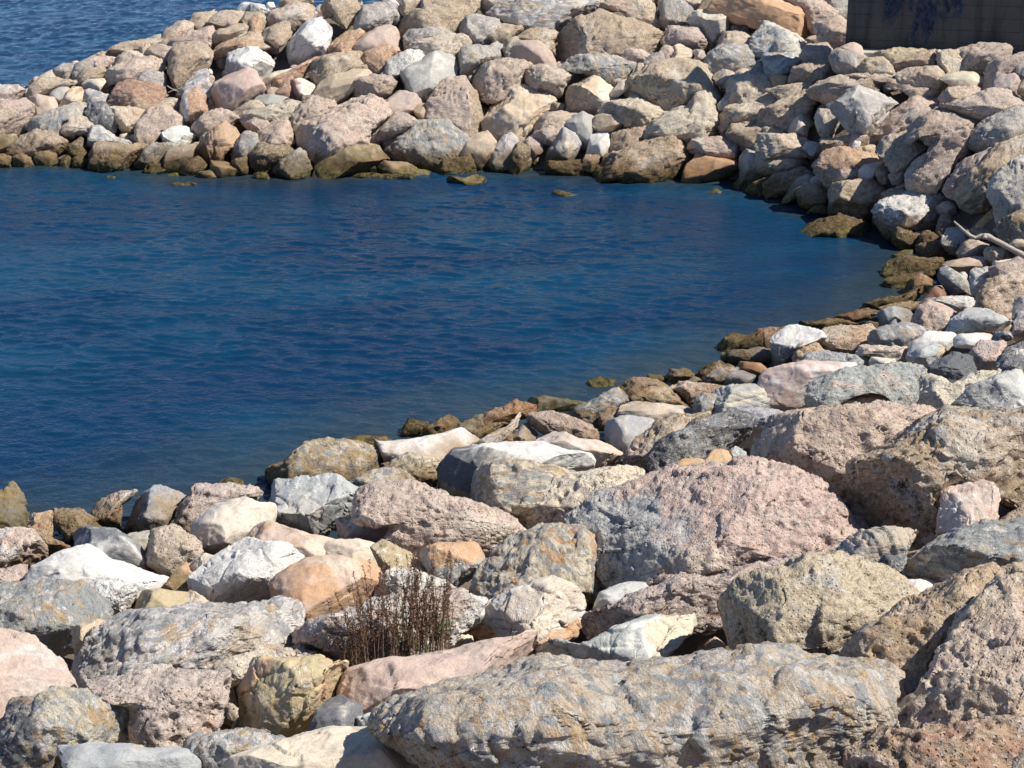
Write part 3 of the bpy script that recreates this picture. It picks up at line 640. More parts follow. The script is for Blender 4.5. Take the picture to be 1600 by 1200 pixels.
gc S smooth grey boulder with a sharp edge: 567,705 600,638 720,608 860,628 905,660 860,713 800,783 720,850 620,805 580,753
bp P leaning brown-pink rock: 615,955 650,888 760,798 840,718 900,658 1040,618 1200,598 1243,640 1150,683 1040,733 960,773 890,803 898,880 875,965 760,965
gw V : 1115,575 1130,508 1190,468 1280,478 1335,520 1265,573 1290,623 1190,603
oy S mustard-yellow lobed rock: 885,1035 980,998 990,928 1080,878 1200,878 1250,818 1330,828 1423,890 1423,935 1290,953 1200,983 1110,1003 970,1045
g F : 1345,835 1400,798 1460,828 1475,935 1420,925 1400,873
vg F<w purple-grey peaked rock with a white edge: -30,785 0,698 90,648 153,720 143,795 0,805
pt P : 87,645 140,588 260,578 380,618 503,680 533,765 430,765 300,705 180,695
pw S long smooth pink whaleback rock: 145,805 160,728 240,688 430,758 560,778 680,828 717,855 650,903 620,965 500,970 430,863 300,833
or P knobbly orange rock at the shore: -320,745 -260,650 -150,590 -70,560 20,513 130,538 145,585 90,603 -30,640 -120,655 -240,700
tg L : -450,925 -350,850 -230,770 -100,700 20,640 100,600 80,650 0,695 -60,780 -200,850 -330,900
ob P : -70,790 -60,740 20,700 5,800
yg P : -310,720 -240,690 -120,655 -20,640 -120,700 -230,760
@0 0 1
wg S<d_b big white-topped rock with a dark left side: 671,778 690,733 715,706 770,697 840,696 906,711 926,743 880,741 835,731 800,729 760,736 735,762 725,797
cb V_o lumpy pale rock with orange stains: 724,797 735,753 770,730 830,726 906,741 901,762 850,792 820,832 800,822 760,807
cp P : 818,837 835,793 870,753 930,738 1000,738 1020,755 1011,777 950,767 905,797 890,822 850,837
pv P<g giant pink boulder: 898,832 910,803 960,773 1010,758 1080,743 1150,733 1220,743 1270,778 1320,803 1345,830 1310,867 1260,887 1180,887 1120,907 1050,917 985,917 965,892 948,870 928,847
co V rugged cream and rust breccia boulder: 733,938 760,888 800,843 850,830 900,833 936,855 960,880 960,917 920,927 880,917 840,922 790,953 755,947
wg S : 932,947 940,926 975,913 1042,910 1010,927 975,937 950,960
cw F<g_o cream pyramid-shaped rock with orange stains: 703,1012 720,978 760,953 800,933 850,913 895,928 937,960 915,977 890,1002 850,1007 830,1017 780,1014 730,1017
vr P long maroon rock: 866,1012 890,988 930,963 1000,933 1060,908 1120,903 1190,883 1262,878 1180,922 1140,952 1100,977 1060,972 1000,977 960,992 930,1014
tg P giant grey-tan gritty boulder: 1096,1022 1100,983 1140,943 1190,908 1260,878 1330,878 1390,903 1442,925 1400,962 1340,1002 1300,1043 1240,1043 1160,1037 1110,1037
tg L fan-grained greenish-tan rock: 1283,877 1310,848 1345,833 1400,828 1440,836 1467,860 1445,882 1410,887 1375,907 1340,887
d P small charcoal stone: 1375,902 1385,870 1410,868 1422,880 1400,907
gw V rugged grey rock with white crust: 1408,912 1440,873 1480,848 1530,828 1600,820 1650,828 1650,892 1580,887 1530,902 1480,922 1440,907
wc S : 1398,912 1450,903 1482,918 1430,940
bt P craggy brown ridge-shaped rock: 1298,1052 1345,998 1400,958 1470,923 1530,898 1562,903 1530,962 1490,1002 1450,1062 1410,1102 1380,1077 1330,1057
tp P massive brown rock in the lower right corner: 1398,1133 1410,1088 1450,1073 1500,998 1520,963 1560,928 1660,900 1660,1125 1560,1142 1500,1152 1420,1150
tb P : 1540,945 1560,898 1600,883 1660,883 1660,965 1560,972
br P reddish-brown rock along the bottom edge: 1325,1240 1355,1163 1400,1146 1480,1146 1560,1133 1660,1128 1660,1240
cw V vast cream breccia slab with grey and ochre chips: 598,1152 640,1108 700,1093 780,1078 850,1058 950,1048 1030,1043 1100,1033 1180,1033 1262,1043 1332,1058 1382,1090 1410,1120 1407,1147 1360,1162 1330,1202 1300,1240 720,1240 690,1182 640,1162
gw F>c tilted grey slab with a cream edge: 798,1063 820,1028 870,1013 930,1008 960,988 1010,970 1060,973 1097,973 1097,1012 1070,1032 1000,1047 900,1047 830,1067
pv S pink boulder in front of the dry weeds: 543,1112 546,1078 560,1053 620,1033 680,1028 760,1008 840,1003 852,1015 810,1032 775,1067 700,1097 640,1117 590,1120
wg F : 542,1143 560,1123 600,1113 627,1120 610,1143 560,1158
c S smooth cream rock at the bottom edge: 375,1190 460,1163 520,1148 600,1153 660,1168 702,1195 702,1240 355,1240
gy S flat grey-green slab at the bottom edge: 70,1200 90,1170 150,1166 280,1173 307,1200 302,1240 70,1240
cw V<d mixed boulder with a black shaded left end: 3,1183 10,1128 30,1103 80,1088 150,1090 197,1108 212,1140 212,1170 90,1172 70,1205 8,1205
vp P mauve gritty rock behind it: 72,1098 110,1076 170,1063 260,1058 348,1053 343,1100 327,1153 260,1170 212,1168 200,1110 140,1092
pw S pale pink dome at the left edge: -60,1005 0,988 50,998 87,1038 107,1077 60,1097 20,1122 0,1155 -60,1155
gw V grey and white rock with flaking edge: -50,928 30,918 120,918 157,948 162,978 130,987 100,1007 50,1002 0,992 -50,990
yt F : 98,1008 110,983 150,973 177,985 160,1002 135,1022 125,1043 100,1038
wg V long crumpled white-grey rock: 103,1073 140,1028 165,988 200,963 290,956 370,953 430,943 472,960 483,982 450,1017 400,1022 330,1037 260,1047 200,1067 170,1070 120,1077
cb P : 285,1058 330,1033 400,1016 455,1013 500,1028 545,1048 440,1047 350,1062
yo F yellow-ochre fractured block: 328,1153 335,1103 350,1068 400,1043 480,1038 552,1055 543,1092 505,1112 490,1152 460,1167 390,1152 340,1150
dg S : 477,1163 500,1108 530,1088 562,1108 562,1143 510,1158
wc V flaky white and brown rock: 282,1183 310,1153 380,1143 450,1163 473,1170 380,1187 350,1212 300,1207
op S orange-tan boulder left of the dry weeds: 420,942 440,903 480,878 530,873 580,883 593,905 560,942 520,957 480,977 450,967
vw P mauve and white rock behind the dry weeds: 457,1018 465,988 490,973 560,958 640,938 700,928 742,943 737,967 700,1002 680,1032 560,1052 500,1037
w F craggy white rock: 298,908 340,868 385,848 430,858 472,880 440,907 420,942 380,957 330,947 298,932
cg F : 290,892 320,868 367,885 330,907 302,927
w F : 355,905 385,850 400,900 380,940 350,950
@0 650 4
oa S ochre and olive-fronted stone: 1037,1065 1080,998 1160,918 1213,1030 1150,1105 1060,1095
g F grey flat-topped stone: 1160,920 1290,876 1465,965 1330,1015 1205,1035
@0 0 1
yg S yellow-green stained stone: 198,948 215,923 245,923 292,925 292,963 240,967 205,957
tc F : 290,930 300,924 348,955 325,962 296,960
w S long bright white rock: 43,922 60,888 100,868 140,856 170,878 220,893 260,903 268,922 220,927 150,927 110,922 70,924
wp P : 108,922 150,908 215,916 208,947 200,963 155,947
dw S charcoal rock with white scratches: 106,858 112,833 140,826 180,828 205,843 225,868 250,883 253,897 200,887 165,882 150,867 120,862
tp P tan pitted round stone: 217,862 240,833 270,825 307,850 313,875 280,892 260,902 243,882
gy F blue-grey block with thin white lines: 181,818 190,783 215,766 250,766 291,780 294,805 275,827 215,835 190,830
wg S : 188,840 205,832 270,830 225,860 205,850
pw P : 141,813 150,788 180,773 212,770 190,785 185,830 155,828
tp P : 78,823 90,798 120,795 150,813 160,830 110,834 100,842
oc P : 43,833 50,806 80,803 82,840 107,850 102,872 70,862 58,842
yg L tall upright slate at the left edge: -30,775 5,770 18,758 27,768 47,820 52,837 0,840 -30,838
pw P : -40,835 47,830 62,850 77,872 50,892 30,892 0,902 -40,892
vp P : -40,900 42,883 52,917 20,927 -40,927
vp P : 278,793 310,763 340,758 402,766 412,775 390,787 340,792 310,822 290,832 273,817
cg S cream and grey rounded rock: 298,853 310,818 340,793 380,783 420,793 432,815 390,827 365,852 350,872 315,872
wb S : 348,872 360,853 385,843 387,872 365,887 353,882
g F smooth blue-grey boulder: 393,777 430,753 520,751 562,775 578,800 560,832 540,817 500,842 470,840 430,822 408,802
yc V cracked yellow-tan boulder: 388,757 400,738 450,722 500,693 560,696 600,713 612,735 590,752 540,757 460,754 420,767
wp S long white-pink rock: 555,702 570,693 650,688 720,673 757,683 722,702 700,722 690,737 640,722 600,717
cb P : 598,727 640,713 697,720 692,742 670,757 640,747
cw V : 543,762 570,743 600,733 630,738 658,767 600,767 565,782
pv P pink-mauve rock crossed by white veins: 563,818 568,778 600,763 650,763 700,783 760,798 808,830 792,852 740,862 680,872 640,872 600,852 620,822
bg L flat taupe slab: 496,840 520,813 560,813 622,820 637,847 590,857 550,847
c S : 478,850 560,843 597,858 582,882 540,882 490,864
po S : 383,837 430,818 480,838 540,848 582,877 500,882 460,882 400,862
yg F yellow stone behind the dry weeds: 563,887 580,863 600,848 640,868 682,900 662,922 620,902 590,902
gw F^o grey rock with an orange band: 643,872 690,853 740,853 767,870 772,887 740,907 720,927 680,912 655,892
wp P : 583,910 610,895 640,893 690,908 722,932 640,942 590,938
dg F : 338,762 350,747 375,749 388,767 360,770
ab P : 618,688 640,656 670,658 672,685
bo P : 665,668 700,650 727,660 700,677 650,688
or S : 515,692 560,682 600,683 622,695 560,700
ga P : 640,695 690,678 740,653 765,652 755,672 700,692
"""  # shade shaped and coloured as a dark stone, right of the yellow-ochre block
# ------------------------------------------------------------------ the armour rocks: one record per rock (outline in picture pixels)
def parse():
    out = []; ox = oy = 0; s = 1
    for ln in ROCKS.strip().split('\n'):
        if ln[0] == '@': ox, oy, s = [float(t) for t in ln[1:].split()]; continue
        hd, pts = ln.split(':'); hd = hd.split(None, 2)
        P = np.array([[float(c) for c in t.split(',')] for t in pts.split()])/s + (ox, oy)
        out.append(dict(c=hd[0], st=hd[1][0], mod=hd[1][1:], name=hd[2].strip() if len(hd) > 2 else '', P=P))
    return out
def poly_area_c(P):
    x, y = P[:, 0], P[:, 1]; x2, y2 = np.roll(x, -1), np.roll(y, -1); cr = x*y2-x2*y; A = cr.sum()/2
    return abs(A), np.array([((x+x2)*cr).sum(), ((y+y2)*cr).sum()])/(6*A)
def radial(P, c, n=360):
    th = np.arange(n)*2*math.pi/n; D = np.stack([np.cos(th), np.sin(th)], -1); A = P-c; B = np.roll(P, -1, 0)-c; E = B-A
    den = D[:, 0:1]*E[:, 1] - D[:, 1:2]*E[:, 0]; den = np.where(np.abs(den) < 1e-9, 1e-9, den)
    t = (A[:, 0]*E[:, 1]-A[:, 1]*E[:, 0])/den; u = (A[:, 0]*D[:, 1:2]-A[:, 1]*D[:, 0:1])/den
    R = np.where((u >= -1e-6) & (u <= 1+1e-6) & (t > 0), t, 0).max(1); R[R <= 0] = R[R > 0].min()
    k = np.exp(-(np.arange(-9, 10)/1.7)**2); k /= k.sum()
    return np.convolve(np.concatenate([R[-9:], R, R[:9]]), k, 'valid')
def disc(n):
    """two sheets of an n x n grid wrapped on a disc (front and back) that share their rim"""
    g = np.linspace(-1, 1, n); a, b = np.meshgrid(g, g, indexing='ij'); a = a.ravel(); b = b.ravel()
    r = np.maximum(np.abs(a), np.abs(b)); big = np.abs(a) >= np.abs(b)
    th = np.where(big, math.pi/4*b/np.where(a == 0, 1e-9, a), math.pi/2 - math.pi/4*a/np.where(b == 0, 1e-9, b))
    sg = np.where(big, a, b); th = np.where(sg < 0, th+math.pi, th)
    idx = np.arange(n*n).reshape(n, n); rim = (np.abs(a) > 1-1e-9) | (np.abs(b) > 1-1e-9)
    q = np.stack([idx[:-1, :-1], idx[1:, :-1], idx[1:, 1:], idx[:-1, 1:]], -1).reshape(-1, 4)
    mp = np.arange(n*n); inner = np.where(~rim)[0]; mp[inner] = n*n + np.arange(len(inner))
    R = np.concatenate([r, r[inner]]); TH = np.concatenate([th, th[inner]]); side = np.concatenate([np.ones(n*n), -np.ones(len(inner))]); side[:n*n][rim] = 0
    Q = np.concatenate([q[:, ::-1], mp[q]])
    return R, TH, side, Q
_dc = {}
FWD = np.array([0, CP, -SP]); UPV = np.array([0, SP, CP]); RGT = np.array([1.0, 0, 0])
def relief(V, Q, st, L, ppm, seed, rs):
    """weather a closed rock body in world metres"""
    s = seed*31
    nrm = vnormals(V, Q)
    amp = {'P': .075, 'S': .055, 'F': .04, 'L': .05, 'V': .075}[st]
    V = V + nrm*(L*amp*fbm(V/(L*.55)+seed, 3, s))[:, None]
    ctr = V.mean(0)
    # broken faces
    ncut = {'P': 8, 'S': 8, 'F': 15, 'L': 11, 'V': 12}[st]
    for k in range(ncut):
        d = rs.normal(size=3); d /= np.linalg.norm(d)
        if d @ FWD > -.2: d = d - 2*(d @ FWD)*FWD if d @ FWD > .15 else d - .4*FWD; d /= np.linalg.norm(d)
        pr = (V-ctr) @ d; h = pr.max()*rs.uniform(*{'F': (.50, .76), 'L': (.56, .8), 'V': (.68, .86), 'P': (.60, .85), 'S': (.60, .85)}[st]); h += max(0, pr.max()-h)*min(.75, max(0, L-1.6)*.6)
        ex = np.maximum(pr-h, 0); soft = {'P': .82, 'S': .9, 'F': .97, 'L': .95, 'V': .85}[st]
        V = V - (ex*soft)[:, None]*d
    k1, k2 = {'P': (.17, .11), 'S': (.09, .04), 'F': (.13, .07), 'L': (.14, .09), 'V': (.13, .12)}[st]
    nrm = vnormals(V, Q); W_ = V + .06*L*np.stack([vnoise(V/(.4*L), 61), vnoise(V/(.4*L), 62), vnoise(V/(.4*L), 63)], -1)
    V = V + nrm*(k1*.36*min(L, 1.3)*.55*chips(W_/(.36*min(L, 1.3))+seed, s+31))[:, None]
    nrm = vnormals(V, Q); c2_ = min(max(.13*L, .09), .17)
    V = V + nrm*(k2*c2_*chips(W_/c2_*(1, 1, 1.5)+seed, s+35))[:, None]
    nrm = vnormals(V, Q)
    h = 0
    if st == 'P':
        m = sstep(-.25, .45, vnoise(V/(.9*max(L, .5))+5, s+3))
        h = h + .052*min(L, 1.6)*fbm(V/(.36*min(L, 1.6)), 5, s+5, .58) + .018*min(L, 1.6)*ridged(V/.22, 3, s+8)
        w1, w2, _ = worley(V/.17, s+9); h = h - .05*m*sstep(.42, .12, w1)
        w1, w2, _ = worley(V/.075, s+11); h = h - .018*(.35+.65*m)*sstep(.42, .1, w1)
        h = h + .016*fbm(V/.07, 3, s+13, .6)
        cr = np.abs(vnoise(V/(.55*L)+9, s+15)); h = h - .035*min(L, 1)*sstep(.03, .0, cr)*sstep(0, .5, vnoise(V/(.5*L)+40, s+16))
    elif st == 'S':
        h = h + .035*min(L, 1.6)*fbm(V/(.35*L), 5, s+5, .55); h = h + .006*fbm(V/.06, 2, s+6)
        cr = np.abs(vnoise(V/(.6*L)+9, s+15)); h = h - .016*min(L, 1)*sstep(.02, .0, cr)*sstep(0, .5, vnoise(V/(.5*L)+40, s+16))
    elif st == 'F':
        q = V/(.42*L)+.25*fbm(V/(.5*L), 2, s)[:, None]
        w1, w2, cid = worley(q, s+9); h = h + .035*L*(cid-.5)*sstep(0, .05, w2-w1) - .02*L*sstep(.07, 0, w2-w1)
        h = h + .022*min(L, 1.5)*ridged(V/(.3*L), 5, s+5); h = h + .005*fbm(V/.05, 3, s+6)
    elif st == 'L':
        ax = rs.normal(size=3)*(.4, .4, 1); ax /= np.linalg.norm(ax)
        t = V @ ax/(.11*max(L, .4)) + 1.3*vnoise(V/(.8*L), s+4); fr = t-np.floor(t)
        k = np.floor(t); h = h + .045*min(L, 1)*(hsh(k, k*0, k*0, s)-.5) - .02*min(L, 1)*sstep(.18, 0, np.minimum(fr, 1-fr))
        h = h + .018*fbm(V/.16, 4, s+5)
    else:
        q = (V @ ROT)*(1, 2.0, 2.6)/(.34*min(L, 1.2))
        w1, w2, cid = worley(q+.4*fbm(V/.3, 2, s)[:, None], s+9); h = h + .030*min(L, 1)*(cid-.5)*sstep(0, .05, w2-w1)
        h = h + .030*min(L, 1.2)*ridged(V/(.30*min(L, 1.5)), 5, s+5) + .016*fbm(V/.06, 3, s+6, .6)
    return V + nrm*np.clip(h, -.12*L, .12*L)[:, None]
RK = parse()
for i, r in enumerate(RK):
    P = r['P']; r['A'], r['ctr'] = poly_area_c(P); c = r['ctr']; r['i'] = i
    x0, y0 = P.min(0); x1, y1 = P.max(0); r['box'] = (x0, y0, x1, y1)
    yb = y1 - 0.12*(y1-y0); xb = P[np.argmax(P[:, 1]), 0]*.4 + c[0]*.6
    Dc = hit(*c); Db = hit(xb, yb)
    d1 = hit(c[0], c[1]+6); g = max(.2, (Dc-d1)/(6*Dc/FPX))
    r['tilt'] = min(.85, .6*g)
    r['D'] = min(Dc, Db + r['tilt']*(yb-c[1])*Db/FPX + .04)
    wm, hm = (x1-x0)*r['D']/FPX, (y1-y0)*r['D']/FPX
    r['L'] = math.sqrt(r['A'])*r['D']/FPX*1.1; r['wm'], r['hm'] = wm, hm
    r['b'] = min(.52*r['L'], .75*min(wm, hm)) if r['st'] != 'L' else .4*r['L']
    if r['c'][0] == 'a' and hm < .35: r['b'] = .4*hm
def surf_depth(px, py):
    """depth of the foremost rock skin near a pixel"""
    best = 1e9
    for r in RK:
        x0, y0, x1, y1 = r['box']
        if x0-4 <= px <= x1+4 and y0-4 <= py <= y1+4:
            rr = radial(r['P'], r['ctr'], 360); d = np.array([px, py])-r['ctr']; a = int(math.degrees(math.atan2(d[1], d[0]))) % 360
            rho = np.hypot(*d)/rr[a]
            if rho < 1.02:
                z = r['D'] + r['tilt']*(r['ctr'][1]-py)*r['D']/FPX - r['b']*math.sqrt(max(0, 1-rho*rho)); best = min(best, z)
    return best if best < 1e8 else hit(px, py)-.3
def build_rock(r):
    i = r['i']; rs = np.random.RandomState(1000+i); D = r['D']; c = r['ctr']; ppm = FPX/D
    x0, y0, x1, y1 = r['box']
    n = int(np.clip((x1-x0+y1-y0)/2*.64/1.25*1.15, 17, 230)); n += (n+1) % 2
    if n not in _dc: _dc[n] = disc(n)
    R, TH, side, Q = _dc[n]
    cv = np.cov((r['P']-c).T) + np.eye(2)*1e-3; ev, W = np.linalg.eigh(cv); S2 = (W*np.sqrt(ev)) @ W.T; S1 = (W/np.sqrt(ev)) @ W.T
    rad = radial((r['P']-c) @ S1.T, np.zeros(2)); fi = (TH*180/math.pi) % 360; i0 = np.floor(fi).astype(int) % 360; f = fi-np.floor(fi)
    RT = rad[i0]*(1-f)+rad[(i0+1) % 360]*f
    rho = np.sin(R*math.pi/2); p = {'P': 2.7, 'S': 2.5, 'F': 3.0, 'L': 3.0, 'V': 2.7}[r['st']]
    grow = {'F': 1.19, 'L': 1.17, 'V': 1.16}.get(r['st'], 1.15) + (.09 if c[0] > 1130 and c[1] < 660 else 0)
    uv = (np.stack([np.cos(TH), np.sin(TH)], -1)*(grow*RT*rho)[:, None]) @ S2.T; lowr = uv[:, 1] > 0; uv[:, 1] = np.where(lowr, uv[:, 1]*1.26, uv[:, 1]); px = c[0]+uv[:, 0]; py = c[1]+uv[:, 1]
    prof = (1-np.minimum(rho, 1)**p)**(1/p)
    ox, oy = rs.uniform(-.25, .25), rs.uniform(-.35, .1)          # where the body is thickest
    bl = 1 + .5*(ox*np.cos(TH)+oy*np.sin(TH))*rho
    dep = D + r['tilt']*np.where(lowr, .45, 1.0)*(c[1]-py)*D/FPX - side*prof*bl*np.where(side > 0, r['b'], r['b']*1.15)
    V = CAM + ray(px, py)*dep[:, None]
    V = relief(V, Q, r['st'], r['L'], ppm, i+1, rs)
    c1 = np.array(COL[r['c'][0]]); c2 = np.array(COL[r['c'][1]]) if len(r['c']) > 1 else c1*rs.uniform(.78, 1.15)
    j = rs.uniform(.93, 1.07); c1 = c1*j*rs.uniform(.97, 1.03, 3); c2 = c2*j
    if zone(c) < 2 and r['c'][0] not in 'wrod':                  # the far arm is of a warmer, browner stone
        tn = np.array((.50, .40, .285)); f_ = .28; c1 = c1*(1-f_)+tn*f_; c2 = c2*(1-f_)+tn*f_
    a = rs.normal(size=(3, 3)); q, _ = np.linalg.qr(a)
    if r['st'] == 'L':
        z = np.array([rs.uniform(-.35, .35), rs.uniform(-.3, .3), 1.0]); z /= np.linalg.norm(z); x = np.cross(z, (0, 1, .1)); x /= np.linalg.norm(x); q = np.stack([x, np.cross(z, x), z])
    tc = V @ q.T + rs.uniform(-20, 20, 3)
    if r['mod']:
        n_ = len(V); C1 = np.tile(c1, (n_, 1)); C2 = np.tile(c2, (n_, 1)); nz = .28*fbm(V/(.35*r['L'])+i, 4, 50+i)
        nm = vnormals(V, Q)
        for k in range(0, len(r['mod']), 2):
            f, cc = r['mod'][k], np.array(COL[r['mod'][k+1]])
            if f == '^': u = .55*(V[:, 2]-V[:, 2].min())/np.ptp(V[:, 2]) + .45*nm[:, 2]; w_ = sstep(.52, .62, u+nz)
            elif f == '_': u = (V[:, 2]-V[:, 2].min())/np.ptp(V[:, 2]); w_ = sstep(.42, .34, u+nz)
            else: u = (px-x0)/(x1-x0); u = u if f == '>' else 1-u; w_ = sstep(.68, .78, u+nz)  # dark left and brown bottom flags paint shade into the vertex colours
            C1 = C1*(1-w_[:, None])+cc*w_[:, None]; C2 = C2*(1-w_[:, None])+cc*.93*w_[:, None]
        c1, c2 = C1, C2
    return V, Q, tc, c1, c2
def rgba(c, n):
    c = np.asarray(c); c = np.tile(c, (n, 1)) if c.ndim == 1 else c
    return np.concatenate([c, np.ones((n, 1))], 1)
GROUPS = ['rocks of the far breakwater arm', 'rocks round the right-hand end of the bay', 'rocks of the near bank']
def zone(c):
    if c[1] < 300 and c[0] < 1230: return 0
    if c[1] < 480 and c[0] > 1100: return 1
    return 2
CW = dict(p='pink', v='mauve', t='tan', b='brown', g='grey', d='dark grey', w='white', c='cream', o='orange', r='rust-red', y='yellowish', a='olive')
TW = dict(P='rough', S='smooth', F='angular', L='layered', V='mottled')
marks = [(r['name'], r) for r in RK if r['name']]
def short(n):
    for cut in (' with ', ' at the ', ' under ', ' below ', ' beside ', ' on the ', ' sloping', ' in front', ' leaning', ' split', ' above ', ' half ', ' from ', ' near ', ' along ', ' against '):
        pass
    return n
def make_labels(things):
    used = set(r['name'].lower() for r in things if r['name'])
    for r in things:
        if r['name']:
            t = r['name']
            if len(t.split()) < 4: t = t + (' on the far bank', ' by the corner of the bay', ' on the near bank')[zone(r['ctr'])]
            r['label'] = t; used.add(t.lower()); continue
        a = math.sqrt(r['A']); sz = 'small ' if a < (22 if zone(r['ctr']) == 0 else 34) else ('large ' if a > (62 if zone(r['ctr']) == 0 else 120) else '')
        cw = CW[r['c'][0]] + ((' and ' + CW[r['c'][1]]) if len(r['c']) > 1 else '')
        if r['c'][0] == 'a': cw = 'olive-brown' if len(r['c']) < 2 else 'olive and ' + CW[r['c'][1]]
        base = f"{sz}{TW[r['st']]} {cw} rock"
        cand = []
        for nm, m in marks:
            if m is r: continue
            d = r['ctr']-m['ctr']; dist = math.hypot(max(0, abs(d[0])-(m['box'][2]-m['box'][0])/2), max(0, abs(d[1])-(m['box'][3]-m['box'][1])/2)) + .15*np.hypot(*d)
            ang = math.degrees(math.atan2(-d[1]*1.15, d[0])) % 360
            rel = ('right of', 'above right of', 'above', 'above left of', 'left of', 'below left of', 'below', 'below right of')[int((ang+22.5)//45) % 8]
            cand.append((dist, rel, nm))
        cand.sort(key=lambda t: t[0]); lab = None
        for fmt in ('{b} just {r} the {m}', '{b} {r} the {m}'):
            for dist, rel, nm in cand[:7]:
                t = fmt.format(b=base, r=rel, m=nm)
                if len(t.replace('-', ' ').split()) <= 16 and t.lower() not in used: lab = t; break
            if lab: break
        if not lab:
            for dist, rel, nm in cand[:60]:
                t = f'{base} {rel} the {nm}'
                if len(t.replace('-', ' ').split()) <= 16 and t.lower() not in used: lab = t; break
        r['label'] = lab or base + ' among its neighbours'; used.add(r['label'].lower())
order = sorted(RK, key=lambda r: -(r['A']*(3 if r['name'] else 1)))
MAXT = 297
things, rest = order[:MAXT], order[MAXT:]
make_labels(things)
# ------------------------------------------------------------------ ground under the rocks (one sheet, out to the horizon)
def axis(lo, hi, step, far, grow=1.35):
    a = list(np.arange(lo, hi+1e-6, step)); s = step
    while a[-1] < far: s *= grow; a.append(a[-1]+s)
    s = step
    while a[0] > -far: s *= grow; a.insert(0, a[0]-s)
    return np.array(a)
def sheet(xs, ys, zf):
    X, Y = np.meshgrid(xs, ys, indexing='ij'); Z = zf(X, Y); n = len(xs); m = len(ys); idx = np.arange(n*m).reshape(n, m)
    Q = np.stack([idx[:-1, :-1], idx[1:, :-1], idx[1:, 1:], idx[:-1, 1:]], -1).reshape(-1, 4)
    return np.stack([X, Y, Z], -1).reshape(-1, 3), Q
gx = axis(-26, 26, .3, 900); gy = axis(2, 72, .3, 900)
def gz(X, Y):
    h = land(X, Y); P = np.stack([X.ravel(), Y.ravel(), 0*X.ravel()], -1)
    return h - .55 + (.10*fbm(P/.8, 3, 77)).reshape(X.shape)
V, Q = sheet(gx, gy, gz)
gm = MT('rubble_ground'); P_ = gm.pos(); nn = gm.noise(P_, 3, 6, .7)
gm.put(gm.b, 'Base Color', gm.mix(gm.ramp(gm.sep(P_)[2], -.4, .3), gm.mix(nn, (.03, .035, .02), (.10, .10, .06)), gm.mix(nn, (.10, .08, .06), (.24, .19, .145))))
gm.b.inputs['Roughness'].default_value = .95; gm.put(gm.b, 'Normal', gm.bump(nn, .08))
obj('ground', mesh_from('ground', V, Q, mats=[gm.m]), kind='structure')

# ------------------------------------------------------------------ rocks
for r in sorted(things, key=lambda r: r['i']):
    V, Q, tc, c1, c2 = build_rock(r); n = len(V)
    base = np.array([V[:, 0].mean(), V[:, 1].mean(), V[:, 2].min()])
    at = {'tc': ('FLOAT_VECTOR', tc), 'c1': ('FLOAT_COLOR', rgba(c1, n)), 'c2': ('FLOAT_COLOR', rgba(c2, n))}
    nm = 'boulder' if r['A'] > 2500 else 'rock'
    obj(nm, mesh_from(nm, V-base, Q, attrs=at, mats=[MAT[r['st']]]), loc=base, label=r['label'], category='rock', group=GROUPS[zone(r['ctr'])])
def joined(name, parts, label=None):
    off = 0; Vs, Qs, T, A, B, MI = [], [], [], [], [], []
    keys = 'PSFLV'
    for V, Q, tc, c1, c2, st in parts:
        Vs.append(V); Qs.append(Q+off); off += len(V); T.append(tc); A.append(rgba(c1, len(V))); B.append(rgba(c2, len(V))); MI.append(np.full(len(Q), keys.index(st)))
    V = np.concatenate(Vs); at = {'tc': ('FLOAT_VECTOR', np.concatenate(T)), 'c1': ('FLOAT_COLOR', np.concatenate(A)), 'c2': ('FLOAT_COLOR', np.concatenate(B))}
    o = obj(name, mesh_from(name, V, np.concatenate(Qs), attrs=at, mats=[MAT[k] for k in keys], midx=np.concatenate(MI)), kind='stuff')
    if label: o['label'] = label; o['category'] = 'rubble'
    return o
joined('small_rocks', [(*build_rock(r), r['st']) for r in rest], 'small stones wedged between the larger rocks on both banks')
# loose rubble down in the gaps, and more rock beyond the edges of the picture
R0, TH0, SD0, Q0 = disc(9)
def pebble(c, rad, rs, st):
    rho = np.sin(R0*math.pi/2); z = SD0*np.sqrt(np.maximum(0, 1-rho**2))
    V = np.stack([rho*np.cos(TH0), rho*np.sin(TH0), z], -1)*(rs.uniform(.75, 1.25), rs.uniform(.75, 1.25), rs.uniform(.55, .9))
    q, _ = np.linalg.qr(rs.normal(size=(3, 3)))
    if np.linalg.det(q) < 0: q[0] *= -1
    for k in range(11):
        d = rs.normal(size=3); d /= np.linalg.norm(d); pr = V @ d; V = V - np.maximum(pr-rs.uniform(.5, .75), 0)[:, None]*d*.95
    V = (V @ q.T)*rad + c
    V = V + .05*rad*np.stack([vnoise(V/(rad*.2), 6), vnoise(V/(rad*.2), 7), vnoise(V/(rad*.2), 8)], -1)
    V = V + .12*rad*np.stack([vnoise(V/(rad*.6), 3), vnoise(V/(rad*.6), 4), vnoise(V/(rad*.6), 5)], -1)
    return V
parts = []; rs = np.random.RandomState(5); pal = ['p', 't', 'b', 'g', 'c', 'v', 't', 'p', 'w', 'b']
cand = np.stack([rs.uniform(-17, 20, 9000), rs.uniform(11, 56, 9000)], -1); hh = land(cand[:, 0], cand[:, 1])
for (x, y), h in zip(cand, hh):
    if h < -.25 or len(parts) > 2600: continue
    rad = rs.uniform(.12, .34); c = np.array([x, y, h-.38+rs.uniform(-.1, .08)])
    V = pebble(c, rad, rs, 'P'); k, k2 = rs.choice(pal, 2)
    parts.append((V, Q0, V+rs.uniform(-9, 9, 3), np.array(COL[k]), np.array(COL[k2]), rs.choice(list('PPSFV'))))
joined('rubble', parts, 'loose rubble lying deep in the gaps between the rocks')
parts = []
